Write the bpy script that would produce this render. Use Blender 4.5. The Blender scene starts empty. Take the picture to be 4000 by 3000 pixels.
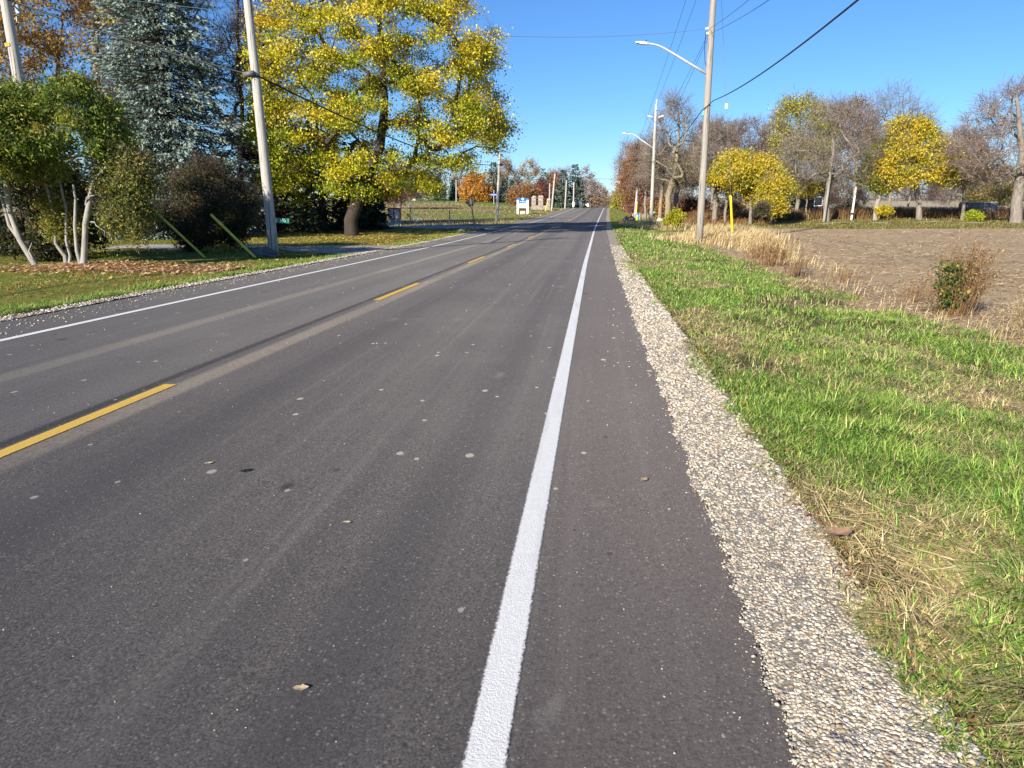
import bpy, math, random
import numpy as np
from mathutils import Vector, Matrix, Euler

scene = bpy.context.scene
COL = scene.collection
rad = math.radians

# ------------------------------------------------------------------ camera
FPX, YAW, PITCH, EYE = 2773.0, rad(6.36), rad(14.47), 1.58      # focal length in pixels of the 4000 x 3000 photograph
cam_d = bpy.data.cameras.new('camera')
cam_d.sensor_width = 36.0
cam_d.lens = FPX / 4000 * 36.0
cam_d.clip_start = 0.05
cam_d.clip_end = 6000
cam = bpy.data.objects.new('camera', cam_d)
COL.objects.link(cam)
cam.location = (0, 0, 0)
cam.rotation_euler = (rad(90) - PITCH, 0, YAW)
scene.camera = cam

# ------------------------------------------------------------------ sky, sun, exposure
SUN_EL, SUN_HEAD = rad(25.0), rad(28.0)       # elevation; shadows head this far to the right of the road's direction
world = bpy.data.worlds.new('World')
scene.world = world
world.use_nodes = True
wt = world.node_tree
wt.nodes.clear()
sky = wt.nodes.new('ShaderNodeTexSky')
sky.sky_type = 'NISHITA'
sky.sun_disc = False
sky.sun_elevation = SUN_EL
sky.sun_rotation = math.pi + SUN_HEAD
sky.altitude = 200
sky.air_density = 1.0
sky.dust_density = 0.0
sky.ozone_density = 10.0
bg = wt.nodes.new('ShaderNodeBackground')
bg.inputs['Strength'].default_value = 0.085
wo = wt.nodes.new('ShaderNodeOutputWorld')
wt.links.new(sky.outputs[0], bg.inputs[0])
wt.links.new(bg.outputs[0], wo.inputs[0])

sun_d = bpy.data.lights.new('sun', 'SUN')
sun_d.energy = 5.0
sun_d.angle = rad(0.5)
sun_d.color = (1.0, 0.91, 0.78)
sun = bpy.data.objects.new('sun', sun_d)
COL.objects.link(sun)
SUN_DIR = Vector((math.sin(SUN_HEAD) * math.cos(SUN_EL), math.cos(SUN_HEAD) * math.cos(SUN_EL), -math.sin(SUN_EL)))
sun.rotation_euler = SUN_DIR.to_track_quat('-Z', 'Y').to_euler()
scene.view_settings.view_transform = 'Standard'
scene.view_settings.look = 'None'
scene.view_settings.exposure = 0.86
scene.view_settings.gamma = 1.0
scene.render.engine = 'CYCLES'
scene.cycles.max_bounces = 6
scene.cycles.diffuse_bounces = 3
scene.cycles.transparent_max_bounces = 8
scene.cycles.caustics_reflective = False
scene.cycles.caustics_refractive = False

# ------------------------------------------------------------------ pixel -> world helpers (pixels of the 4000 x 3000 photograph)
_r = np.array([math.cos(YAW), math.sin(YAW), 0.0])
_f0 = np.array([-math.sin(YAW), math.cos(YAW), 0.0])
_f = _f0 * math.cos(PITCH) - np.array([0, 0, 1.0]) * math.sin(PITCH)
_u = np.array([0, 0, 1.0]) * math.cos(PITCH) + _f0 * math.sin(PITCH)


def at(px, py, Y):
    """The point on the ray through (px, py) whose world y is Y."""
    d = _r * (px - 2000) / FPX + _u * (1500 - py) / FPX + _f
    return Vector(d * (Y / d[1]))


def smooth(a, b, x):
    t = np.clip((np.asarray(x, float) - a) / (b - a), 0, 1)
    return t * t * (3 - 2 * t)


_ty = np.linspace(-40, 2600, 5281)
_zk = np.interp(_ty, [-40, 0, 8.8, 15.7, 22, 36, 55, 68, 98, 117, 146, 182, 215, 300, 500, 1200, 2600],
                [-1.30, -1.58, -1.69, -1.78, -1.87, -2.04, -2.15, -2.21, -2.29, -2.2, -2.0, -1.75, -1.85, -3.0, -6.0, -14, -20])
_xk = np.interp(_ty, [-40, 0, 22, 36, 55, 68, 98, 117, 146, 182, 300, 400, 1200, 2600],
                [-.28, -.28, -.21, -.09, .10, .31, .79, 1.19, 1.79, 2.53, 6.5, 11, 50, 120]) - 3.5
_ker = np.hanning(23); _ker /= _ker.sum()
_zs = np.convolve(np.pad(_zk, 11, 'edge'), _ker, 'valid')
_xs = np.convolve(np.pad(_xk, 11, 'edge'), _ker, 'valid')


def zr(y): return np.interp(y, _ty, _zs)
def xc(y): return np.interp(y, _ty, _xs)


def G(x, y):
    """Ground height."""
    x = np.asarray(x, float); y = np.asarray(y, float)
    u = x - xc(y)
    base = zr(y)
    # right: the verge falls to the field, far land rises gently behind the trees
    d = np.clip(u - 4.8, 0, None)
    z = base - 0.30 * smooth(0, 4.5, d)
    flat_r = np.interp(y, [-40, 0, 66, 88, 120, 200, 330, 800, 2600], [-1.9, -2.0, -2.46, -2.06, -1.9, -0.6, 1.2, 2.0, 2.0])
    z = z + (flat_r - z) * smooth(14, 40, u)
    # left: lawn level with the road, the field rises behind
    flat_l = np.interp(y, [-40, 0, 22, 40, 65, 80, 130, 200, 260, 800, 2600], [-1.4, -1.6, -1.87, -2.1, -2.2, -2.15, -1.35, -0.1, 0.15, 1.0, 1.5])
    z = z + (flat_l - z) * smooth(6, 34, -u)
    b = smooth(5.2, 9, np.abs(u))
    z = z + b * (0.035 * np.sin(x * 1.3 + 0.7 * y) + 0.03 * np.sin(0.9 * y - 0.6 * x + 1) + 0.05 * np.sin(.21 * x + 1.3) * np.sin(.17 * y))
    return z


def ground(x, y): return Vector((float(x), float(y), float(G(x, y))))


def place(px, Y):
    """Ground point at distance Y that shows in pixel column px."""
    x = 0.0; py = 850.0
    for _ in range(12):
        p = at(px, py, Y)
        x = p.x
        z = float(G(x, Y))
        v = np.array([x, Y, z])
        py = 1500 - FPX * (v @ _u) / (v @ _f)
    return ground(x, Y)


def gp(px, py):
    """First ground point on the ray through (px, py)."""
    d = _r * (px - 2000) / FPX + _u * (1500 - py) / FPX + _f
    ys = np.exp(np.linspace(math.log(1.2), math.log(900), 6000))
    P = d[None, :] * (ys / d[1])[:, None]
    below = P[:, 2] < G(P[:, 0], P[:, 1])
    i = int(np.argmax(below)) if below.any() else len(ys) - 1
    return ground(P[i, 0], P[i, 1])


def vnoise(x, y, seed=0):
    """Smooth 2-D value noise in 0..1."""
    rs = np.random.RandomState(seed)
    T = rs.rand(256, 256)
    x = np.asarray(x, float); y = np.asarray(y, float)
    xi = np.floor(x).astype(int); yi = np.floor(y).astype(int)
    fx = x - xi; fy = y - yi
    fx = fx * fx * (3 - 2 * fx); fy = fy * fy * (3 - 2 * fy)
    a = T[xi % 256, yi % 256]; b = T[(xi + 1) % 256, yi % 256]
    c = T[xi % 256, (yi + 1) % 256]; d = T[(xi + 1) % 256, (yi + 1) % 256]
    return (a * (1 - fx) + b * fx) * (1 - fy) + (c * (1 - fx) + d * fx) * fy


def fnoise(x, y, seed=0):
    return (vnoise(x, y, seed) + .5 * vnoise(x * 2.1, y * 2.1, seed + 1) + .25 * vnoise(x * 4.3, y * 4.3, seed + 2)) / 1.75

# ------------------------------------------------------------------ materials
def lin(r, g, b):
    return tuple(((c / 255) / 12.92 if c / 255 <= .04045 else ((c / 255 + .055) / 1.055) ** 2.4) for c in (r, g, b))


class Mat:
    """A small node-tree builder."""
    def __init__(self, name):
        self.m = bpy.data.materials.new(name)
        self.m.use_nodes = True
        self.t = self.m.node_tree
        self.t.nodes.clear()
        self.out = self.t.nodes.new('ShaderNodeOutputMaterial')
        self.pos = None

    def n(self, typ, ins=None, **props):
        nd = self.t.nodes.new('ShaderNode' + typ)
        for k, v in props.items():
            setattr(nd, k, v)
        for k, v in (ins or {}).items():
            s = nd.inputs[k]
            if isinstance(v, bpy.types.NodeSocket):
                self.t.links.new(v, s)
            else:
                if isinstance(v, tuple) and len(v) == 3 and s.type == 'RGBA':
                    v = v + (1.0,)
                s.default_value = v
        return nd

    def coord(self, scale=(1, 1, 1), local=False):
        if local:
            src = self.n('TexCoord').outputs['Object']
        else:
            src = self.n('NewGeometry').outputs['Position']
        return self.n('VectorMath', {0: src, 1: tuple(scale)}, operation='MULTIPLY').outputs[0]

    def noise(self, scale, vec, detail=4.0, rough=.55):
        return self.n('TexNoise', {'Vector': vec, 'Scale': scale, 'Detail': detail, 'Roughness': rough}).outputs['Fac']

    def ramp(self, fac, stops):
        r = self.n('ValToRGB', {'Fac': fac})
        e = r.color_ramp.elements
        while len(e) < len(stops):
            e.new(0.5)
        for el, (p, c) in zip(e, stops):
            el.position = p
            el.color = (c, c, c, 1) if not isinstance(c, tuple) else c + (1,)
        return r.outputs['Color']

    def mix(self, fac, a, b, blend='MIX'):
        nd = self.n('Mix', data_type='RGBA', blend_type=blend)
        for s, v in ((nd.inputs[0], fac), (nd.inputs[6], a), (nd.inputs[7], b)):
            if isinstance(v, bpy.types.NodeSocket):
                self.t.links.new(v, s)
            else:
                s.default_value = v + (1.0,) if isinstance(v, tuple) else v
        return nd.outputs[2]

    def math(self, op, a, b=0.0, c=0.0):
        return self.n('Math', {0: a, 1: b, 2: c}, operation=op).outputs[0]

    def bump(self, h, strength=.5, dist=.02):
        return self.n('Bump', {'Height': h, 'Strength': strength, 'Distance': dist}).outputs[0]

    def bsdf(self, color, rough=.8, normal=None, spec=.3, metal=0.0):
        ins = {'Base Color': color, 'Roughness': rough, 'Specular IOR Level': spec, 'Metallic': metal}
        if normal is not None:
            ins['Normal'] = normal
        return self.n('BsdfPrincipled', ins).outputs[0]

    def done(self, shader):
        self.t.links.new(shader, self.out.inputs[0])
        return self.m


def simple(name, c1, c2=None, scale=8.0, stretch=(1, 1, 1), rough=.7, bump=0.0, bscale=None, spec=.3, metal=0.0, local=True):
    k = Mat(name)
    v = k.coord(stretch, local)
    nz = k.noise(scale, v)
    col = k.mix(k.ramp(nz, [(.3, 0.0), (.7, 1.0)]), c1, c2 or tuple(c * .75 for c in c1))
    nm = None
    if bump:
        nm = k.bump(k.noise(bscale or scale * 3, v), bump, .01)
    return k.done(k.bsdf(col, rough, nm, spec, metal))


def leafmat(name, transl=.3, rough=.5, spec=.25):
    k = Mat(name)
    a = k.n('Attribute', attribute_name='Col').outputs['Color']
    d = k.bsdf(a, rough, None, spec)
    t = k.n('BsdfTranslucent', {'Color': a}).outputs[0]
    mx = k.n('MixShader', {0: transl, 1: d, 2: t}).outputs[0]
    return k.done(mx)


LEAF = leafmat('leaf_foliage', .33, .5)
NEEDLE = leafmat('needle_foliage', .12, .6, .2)
BLADE = leafmat('grass_blade', .3, .5, .3)
STRAW = leafmat('dry_straw', .2, .7, .15)


def barkmat(name, c1, c2, scale=6.0):
    k = Mat(name)
    v = k.coord((1, 1, .22), True)
    nz = k.noise(scale, v, 6, .7)
    big = k.noise(1.1, k.coord((1, 1, .5), True), 3)
    col = k.mix(k.ramp(nz, [(.35, 0.0), (.65, 1.0)]), c1, c2)
    col = k.mix(k.math('MULTIPLY', big, .45), col, tuple(x * .55 for x in c1))
    return k.done(k.bsdf(col, .9, k.bump(nz, .7, .03), .15))


BARK_DARK = barkmat('bark_dark', (.045, .036, .029), (.085, .07, .056))  # dark bark, deepened so the shade on the maple's trunk is in the colour
BARK_GREY = barkmat('bark_grey', (.19, .165, .14), (.34, .30, .255))
BARK_TAN = barkmat('bark_tan', (.23, .19, .13), (.36, .31, .22))
BARK_PALE = barkmat('bark_pale', (.26, .24, .21), (.46, .44, .40), 9)
TWIG = simple('twig_bark', (.17, .135, .12), (.10, .078, .07), 3)


def polemat(name, c1, c2):
    k = Mat(name)
    v = k.coord((9, 9, .35), True)
    nz = k.noise(2.2, v, 7, .7)
    crack = k.ramp(k.noise(3.1, k.coord((7, 7, .16), True), 3), [(.60, 0.0), (.66, 1.0)])
    col = k.mix(k.ramp(nz, [(.3, 0.0), (.7, 1.0)]), c1, c2)
    col = k.mix(k.math('MULTIPLY', crack, .75), col, (.05, .04, .032))
    spots = k.ramp(k.n('TexVoronoi', {'Vector': k.coord((1, 1, .5), True), 'Scale': 6.0}).outputs['Distance'], [(.0, 1.0), (.13, 0.0)])
    col = k.mix(k.math('MULTIPLY', spots, .5), col, (.10, .085, .065))
    h = k.math('SUBTRACT', nz, k.math('MULTIPLY', crack, .8))
    return k.done(k.bsdf(col, .85, k.bump(h, .8, .02), .2))


WOOD_POLE = polemat('weathered_pole_wood', (.25, .225, .19), (.40, .37, .325))
WOOD_PALE = polemat('pale_pole_wood', (.36, .34, .30), (.52, .495, .45))
WIRE = simple('cable_black', (.02, .022, .025), rough=.5)
WIRE_GREEN = simple('wire_weathered_copper', (.08, .17, .19), (.05, .11, .13), rough=.5)
STEEL = simple('galvanised_steel', (.55, .56, .57), (.45, .46, .47), 20, rough=.38, metal=.75)
ALU = simple('brushed_aluminium', (.66, .66, .66), (.58, .58, .59), 14, rough=.42, metal=.35)
PORCELAIN = simple('pale_insulator', (.72, .73, .72), (.62, .63, .63), 9, rough=.3, spec=.5)
YELLOW_PL = simple('yellow_plastic', (.85, .72, .01), (.75, .62, .01), 5, rough=.4, spec=.4)
YELLOW_OLD = simple('faded_yellow_plastic', (.74, .67, .09), (.58, .54, .09), 5, rough=.55)
GREEN_SIGN = simple('green_reflective', (.005, .27, .15), (.005, .24, .13), 3, rough=.35, spec=.5)
WHITE_P = simple('white_paint', (.78, .78, .75), (.70, .70, .67), 4, rough=.5)
CREAM_P = simple('cream_paint', (.78, .77, .60), (.72, .71, .55), 4, rough=.5)
BLUE_P = simple('blue_paint', (.02, .13, .46), (.02, .11, .40), 3, rough=.4)
BLUE2_P = simple('teal_blue_paint', (.02, .22, .48), (.02, .19, .42), 3, rough=.4)
DARK_M = simple('dark_metal', (.045, .043, .04), (.08, .075, .07), 6, rough=.6, bump=.1)
GREY_M = simple('grey_metal_panel', (.42, .44, .47), (.36, .38, .41), 3, rough=.45)
RED_P = simple('red_trim', (.42, .06, .05), (.34, .05, .04), 4, rough=.5)
BLACK_P = simple('black_rubber', (.012, .012, .013), (.02, .02, .02), 6, rough=.6)
TEAL_P = simple('teal_paint', (.03, .52, .48), (.03, .45, .42), 5, rough=.3, spec=.5)
BAG = simple('black_bag_plastic', (.012, .012, .013), (.018, .018, .02), 6, rough=.28, bump=.5, bscale=14, spec=.5)
HYD_Y = simple('hydrant_yellow', (.78, .62, .03), (.7, .55, .03), 4, rough=.45)
HYD_B = simple('hydrant_blue', (.05, .24, .62), (.04, .2, .55), 4, rough=.4)
MARK_B = simple('marker_blue', (.16, .40, .62), (.14, .36, .57), 4, rough=.5)
STONE_W = simple('pale_stone', (.58, .56, .50), (.42, .41, .37), 5, rough=.85, bump=.4)
ROCK_D = simple('dark_rock', (.10, .095, .09), (.17, .16, .145), 7, rough=.9, bump=.7)
DARK_PAINT = simple('charcoal_cladding', (.045, .047, .052), (.06, .062, .066), 2, (.2, .2, 8), rough=.7)
ROOF_D = simple('dark_shingle', (.06, .058, .058), (.085, .08, .078), 9, (1, 1, 4), rough=.9, bump=.3)
SIDING_W = simple('white_siding', (.62, .62, .6), (.55, .55, .54), 3, (.2, .2, 9), rough=.7)
GLASS = simple('window_glass', (.03, .04, .05), rough=.08, spec=.6)


def fieldstone(name):
    k = Mat(name)
    v = k.coord((1, 1, 1), True)
    vo = k.n('TexVoronoi', {'Vector': v, 'Scale': 3.2})
    ed = k.n('TexVoronoi', {'Vector': v, 'Scale': 3.2}, feature='DISTANCE_TO_EDGE').outputs['Distance']
    c = k.ramp(k.n('SeparateColor', {0: vo.outputs['Color']}).outputs[0], [(0, (.20, .165, .13)), (.4, (.36, .30, .24)), (.7, (.28, .22, .19)), (1, (.46, .42, .36))])
    mort = k.ramp(ed, [(.02, 1.0), (.06, 0.0)])
    c = k.mix(mort, c, (.30, .28, .25))
    return k.done(k.bsdf(c, .9, k.bump(ed, .8, .05), .2))


STONE = fieldstone('fieldstone_masonry')


def asphalt():
    k = Mat('asphalt')
    u = k.n('Attribute', attribute_name='u').outputs['Fac']
    P = k.coord()
    fine = k.noise(95, P, 5, .8)
    mid = k.noise(9, P, 4)
    stk = k.noise(1.0, k.coord((2.2, .05, 1)), 4, .6)
    stk2 = k.noise(1.0, k.coord((9, .10, 1)), 3, .6)
    big = k.noise(.35, P, 3)
    col = k.mix(k.ramp(fine, [(.38, 0.0), (.64, 1.0)]), (.036, .0335, .033), (.142, .132, .129))
    col = k.mix(k.math('MULTIPLY', k.ramp(stk, [(.42, 0.0), (.72, 1.0)]), .45), col, (.052, .050, .053))
    col = k.mix(k.math('MULTIPLY', k.ramp(stk2, [(.55, 0.0), (.78, 1.0)]), .28), col, (.17, .16, .152))
    col = k.mix(k.math('MULTIPLY', k.ramp(big, [(.45, 0.0), (.75, 1.0)]), .30), col, (.135, .125, .122))

    def band(c, w, soft, wob=0.0):
        x = k.math('ADD', u, k.math('MULTIPLY', k.math('SUBTRACT', stk, .5), wob)) if wob else u
        d = k.math('ABSOLUTE', k.math('SUBTRACT', x, c))
        return k.n('MapRange', {'Value': d, 'From Min': w, 'From Max': w + soft, 'To Min': 1.0, 'To Max': 0.0}, interpolation_type='SMOOTHSTEP').outputs[0]
    # the left lane is older and paler, the shoulders browner
    left = k.n('MapRange', {'Value': u, 'From Min': -.3, 'From Max': -.15, 'To Min': 1.0, 'To Max': 0.0}).outputs[0]
    col = k.mix(k.math('MULTIPLY', left, .25), col, (.14, .137, .136))
    shl = k.n('MapRange', {'Value': u, 'From Min': 3.55, 'From Max': 3.65}).outputs[0]
    col = k.mix(k.math('MULTIPLY', shl, .40), col, (.100, .084, .080))
    # tyre polish
    for c, w, a in ((.85, .25, .55), (2.95, .18, .35), (-1.1, .2, .18), (-2.9, .2, .15)):
        col = k.mix(k.math('MULTIPLY', band(c, w * .3, w * 1.6, .7), a), col, (.050, .048, .052))
    # dusty bands where the old lines ran
    br = k.ramp(k.noise(26, P, 4, .7), [(.3, .35), (.6, 1.0)])
    pt = k.ramp(k.noise(.5, k.coord((.6, .5, 1)), 2), [(.3, .45), (.6, 1.0)])
    col = k.mix(k.math('MULTIPLY', k.math('MULTIPLY', band(.06, .07, .09, .12), br), k.math('MULTIPLY', pt, .6)), col, (.25, .215, .17))
    col = k.mix(k.math('MULTIPLY', k.math('MULTIPLY', band(-1.86, .06, .12, .15), br), k.math('MULTIPLY', pt, .5)), col, (.24, .215, .18))
    # dark joint beside the centre line
    col = k.mix(k.math('MULTIPLY', band(-.25, .03, .05, .06), .7), col, (.022, .022, .022))
    # pale stone flakes rolled into the surface, sparse
    vo = k.n('TexVoronoi', {'Vector': k.coord((1, .7, 1)), 'Scale': 6.5})
    sz = k.n('SeparateColor', {0: vo.outputs['Color']})
    thr = k.math('MULTIPLY', k.math('POWER', sz.outputs[0], 3.0), .19)
    fl = k.math('LESS_THAN', k.math('ADD', vo.outputs['Distance'], k.math('MULTIPLY', k.math('SUBTRACT', k.noise(60, P, 2), .5), .05)), thr)
    col = k.mix(k.math('MULTIPLY', fl, .62), col, k.mix(k.math('GREATER_THAN', sz.outputs[1], .36), (.035, .034, .034), k.mix(sz.outputs[2], (.42, .38, .33), (.27, .255, .24))))
    vo3 = k.n('TexVoronoi', {'Vector': P, 'Scale': 62.0})
    s3 = k.n('SeparateColor', {0: vo3.outputs['Color']})
    f3 = k.math('LESS_THAN', vo3.outputs['Distance'], k.math('MULTIPLY', k.math('POWER', s3.outputs[0], 3.0), .42))
    col = k.mix(k.math('MULTIPLY', f3, .32), col, (.30, .28, .26))
    f5 = k.math('GREATER_THAN', s3.outputs[1], .86)
    col = k.mix(k.math('MULTIPLY', f5, .22), col, (.025, .024, .025))
    # a few oil spots and lighter scuffs
    vo2 = k.n('TexVoronoi', {'Vector': P, 'Scale': .8})
    s2 = k.n('SeparateColor', {0: vo2.outputs['Color']})
    d2 = k.math('ADD', vo2.outputs['Distance'], k.math('MULTIPLY', k.math('SUBTRACT', k.noise(14, P, 4), .5), .16))
    spot = k.n('MapRange', {'Value': d2, 'From Min': .0, 'From Max': k.math('MULTIPLY', s2.outputs[0], .11), 'To Min': .75, 'To Max': 0.0}).outputs[0]
    col = k.mix(spot, col, (.020, .019, .019))
    vo4 = k.n('TexVoronoi', {'Vector': k.coord((1, .5, 1)), 'Scale': 1.3})
    s4 = k.n('SeparateColor', {0: vo4.outputs['Color']})
    d4 = k.math('ADD', vo4.outputs['Distance'], k.math('MULTIPLY', k.math('SUBTRACT', k.noise(8, P, 5, .8), .5), .45))
    sc = k.n('MapRange', {'Value': d4, 'From Min': .0, 'From Max': k.math('MULTIPLY', s4.outputs[1], .25), 'To Min': .35, 'To Max': 0.0}).outputs[0]
    col = k.mix(sc, col, (.17, .165, .16))
    h = k.math('ADD', fine, k.math('MULTIPLY', k.noise(48, P, 4, .75), .8))
    sh = k.bsdf(col, .85, k.bump(h, .5, .010), .18)
    sh.node.inputs['Diffuse Roughness'].default_value = 1.0
    return k.done(sh)


def paint(name, c, c2, uc, half):
    """Road paint with worn ragged edges; bare asphalt shows where the paint is missing."""
    k = Mat(name)
    u = k.n('Attribute', attribute_name='u').outputs['Fac']
    P = k.coord()
    nz = k.noise(70, P, 4, .7)
    d = k.math('ABSOLUTE', k.math('SUBTRACT', u, uc))
    d = k.math('ADD', d, k.math('MULTIPLY', k.math('SUBTRACT', nz, .5), .035))
    cov = k.n('MapRange', {'Value': d, 'From Min': half - .006, 'From Max': half + .004, 'To Min': 1.0, 'To Max': 0.0}).outputs[0]
    holes = k.ramp(k.noise(120, P, 3, .7), [(.27, 0.0), (.34, 1.0)])
    cov = k.math('MULTIPLY', cov, k.math('ADD', k.math('MULTIPLY', holes, .5), .5))
    col = k.mix(k.ramp(k.noise(30, P, 5, .7), [(.3, 0.0), (.7, 1.0)]), c, c2)
    dirt = k.ramp(k.noise(1.2, k.coord((6, .5, 1)), 4), [(.52, 0.0), (.8, .35)])
    col = k.mix(dirt, col, (.30, .28, .25))
    s = k.bsdf(col, .7, k.bump(k.noise(95, P, 4, .8), .6, .010), .3)
    tr = k.n('BsdfTransparent').outputs[0]
    return k.done(k.n('MixShader', {0: cov, 1: tr, 2: s}).outputs[0])


def groundmat(name, stops, scale, extra=None, bump=.5, bs=18, stretch=(1, 1, 1), rough=.95, dist=.05, patch=None):
    k = Mat(name)
    P = k.coord(stretch)
    nz = k.noise(scale, P, 8, .68)
    col = k.ramp(nz, stops)
    if patch:
        big = k.noise(patch[0], k.coord((1, 1, 1)), 4, .6)
        col = k.mix(k.math('MULTIPLY', k.ramp(big, [(.42, 0.0), (.62, 1.0)]), patch[2]), col, patch[1])
    if extra:
        fine = k.noise(extra[0], k.coord(extra[3] if len(extra) > 3 else (1, 1, 1)), 4, .7)
        col = k.mix(k.ramp(fine, [(extra[2], 0.0), (extra[2] + .12, 1.0)]), col, extra[1])
    return k.done(k.bsdf(col, rough, k.bump(k.noise(bs, P, 6, .7), bump, dist), .1))


M_LAWN = groundmat('mown_lawn', [(.25, (.08, .115, .016)), (.45, (.14, .17, .028)), (.58, (.22, .21, .05)), (.75, (.29, .22, .07))], 1.6,
                   (40, (.06, .11, .014), .56), .7, 30, (1, 1, 1), patch=(.22, (.20, .165, .05), .6))
M_VERGE = groundmat('verge_thatch', [(.25, (.05, .045, .022)), (.5, (.13, .11, .05)), (.75, (.24, .20, .11))], 7, (60, (.10, .13, .03), .58), .9, 40)
M_STUB = groundmat('tilled_soil', [(.25, (.23, .155, .085)), (.5, (.42, .30, .17)), (.72, (.56, .43, .26))], 2.2,
                   (26, (.56, .44, .27), .56, (.8, 1.2, 1)), 1.0, 9, patch=(.07, (.30, .235, .16), .45))
M_CROP = groundmat('harvested_crop_ground', [(.25, (.15, .115, .06)), (.5, (.25, .195, .105)), (.75, (.34, .27, .16))], 1.2,
                   (5, (.16, .19, .045), .58), .8, 12, patch=(.05, (.17, .19, .05), .5))
M_MEADOW = groundmat('rough_meadow', [(.25, (.085, .095, .025)), (.5, (.16, .155, .045)), (.75, (.27, .22, .085))], .9, (14, (.08, .11, .02), .58), .8, 14, patch=(.12, (.26, .205, .09), .5))
M_FAR = groundmat('far_fields', [(.3, (.36, .30, .19)), (.7, (.46, .39, .26))], .03, None, .4, 4)
M_GREENF = groundmat('green_cover_crop', [(.3, (.10, .17, .03)), (.7, (.17, .24, .05))], .6, None, .7, 9)
M_GRAVEL = groundmat('crushed_limestone', [(.28, (.19, .16, .12)), (.5, (.35, .31, .245)), (.72, (.50, .45, .37))], 55, (90, (.46, .435, .39), .62), 1.0, 70, dist=.02)
M_DRIVE = groundmat('gravel_driveway', [(.3, (.26, .24, .22)), (.55, (.42, .40, .37)), (.8, (.55, .53, .50))], 14, (40, (.62, .60, .56), .62), .7, 40)
M_LANE = groundmat('old_pavement', [(.3, (.30, .29, .28)), (.7, (.42, .41, .40))], 5, None, .3, 40)
M_MULCH = groundmat('leaf_mulch', [(.3, (.12, .06, .03)), (.55, (.26, .14, .065)), (.75, (.42, .26, .13))], 9, None, .9, 22)

# ------------------------------------------------------------------ mesh helpers
def tag(o, label=None, cat=None, group=None, kind=None):
    if label: o['label'] = label
    if cat: o['category'] = cat
    if group: o['group'] = group
    if kind: o['kind'] = kind
    return o


def root_loc(o):
    while o.parent is not None:
        o = o.parent
    return np.array(o.location)


def link(name, me, mat, parent=None):
    o = bpy.data.objects.new(name, me)
    COL.objects.link(o)
    if mat is not None:
        me.materials.append(mat)
    if parent is not None:
        o.parent = parent
    return o


def npmesh(name, V, Fs, mat, parent=None, col=None, attr=None, smooth=False, loc=None):
    """One mesh from arrays; world coordinates go in, the parent's root (or loc) becomes the origin."""
    V = np.asarray(V, np.float32)
    if parent is not None:
        V = V - root_loc(parent).astype(np.float32)
    elif loc is not None:
        V = V - np.array(loc, np.float32)
    if not isinstance(Fs, (list, tuple)):
        Fs = [Fs]
    Fs = [np.asarray(F, np.int32) for F in Fs if len(F)]
    me = bpy.data.meshes.new(name)
    me.vertices.add(len(V))
    me.vertices.foreach_set('co', V.ravel())
    li = np.concatenate([F.ravel() for F in Fs])
    tot = np.concatenate([np.full(len(F), F.shape[1], np.int32) for F in Fs])
    st = np.concatenate([[0], np.cumsum(tot)[:-1]]).astype(np.int32)
    me.loops.add(len(li))
    me.loops.foreach_set('vertex_index', li)
    me.polygons.add(len(tot))
    me.polygons.foreach_set('loop_start', st)
    me.polygons.foreach_set('loop_total', tot)
    if smooth:
        me.polygons.foreach_set('use_smooth', np.ones(len(tot), bool))
    me.update(calc_edges=True)
    if col is not None:
        a = me.color_attributes.new('Col', 'FLOAT_COLOR', 'POINT')
        c = np.ones((len(V), 4), np.float32)
        c[:, :3] = col
        a.data.foreach_set('color', c.ravel())
    if attr:
        for nm, val in attr.items():
            a = me.attributes.new(nm, 'FLOAT', 'POINT')
            a.data.foreach_set('value', np.asarray(val, np.float32))
    o = link(name, me, mat, parent)
    if parent is None and loc is not None:
        o.location = loc
    return o


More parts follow.
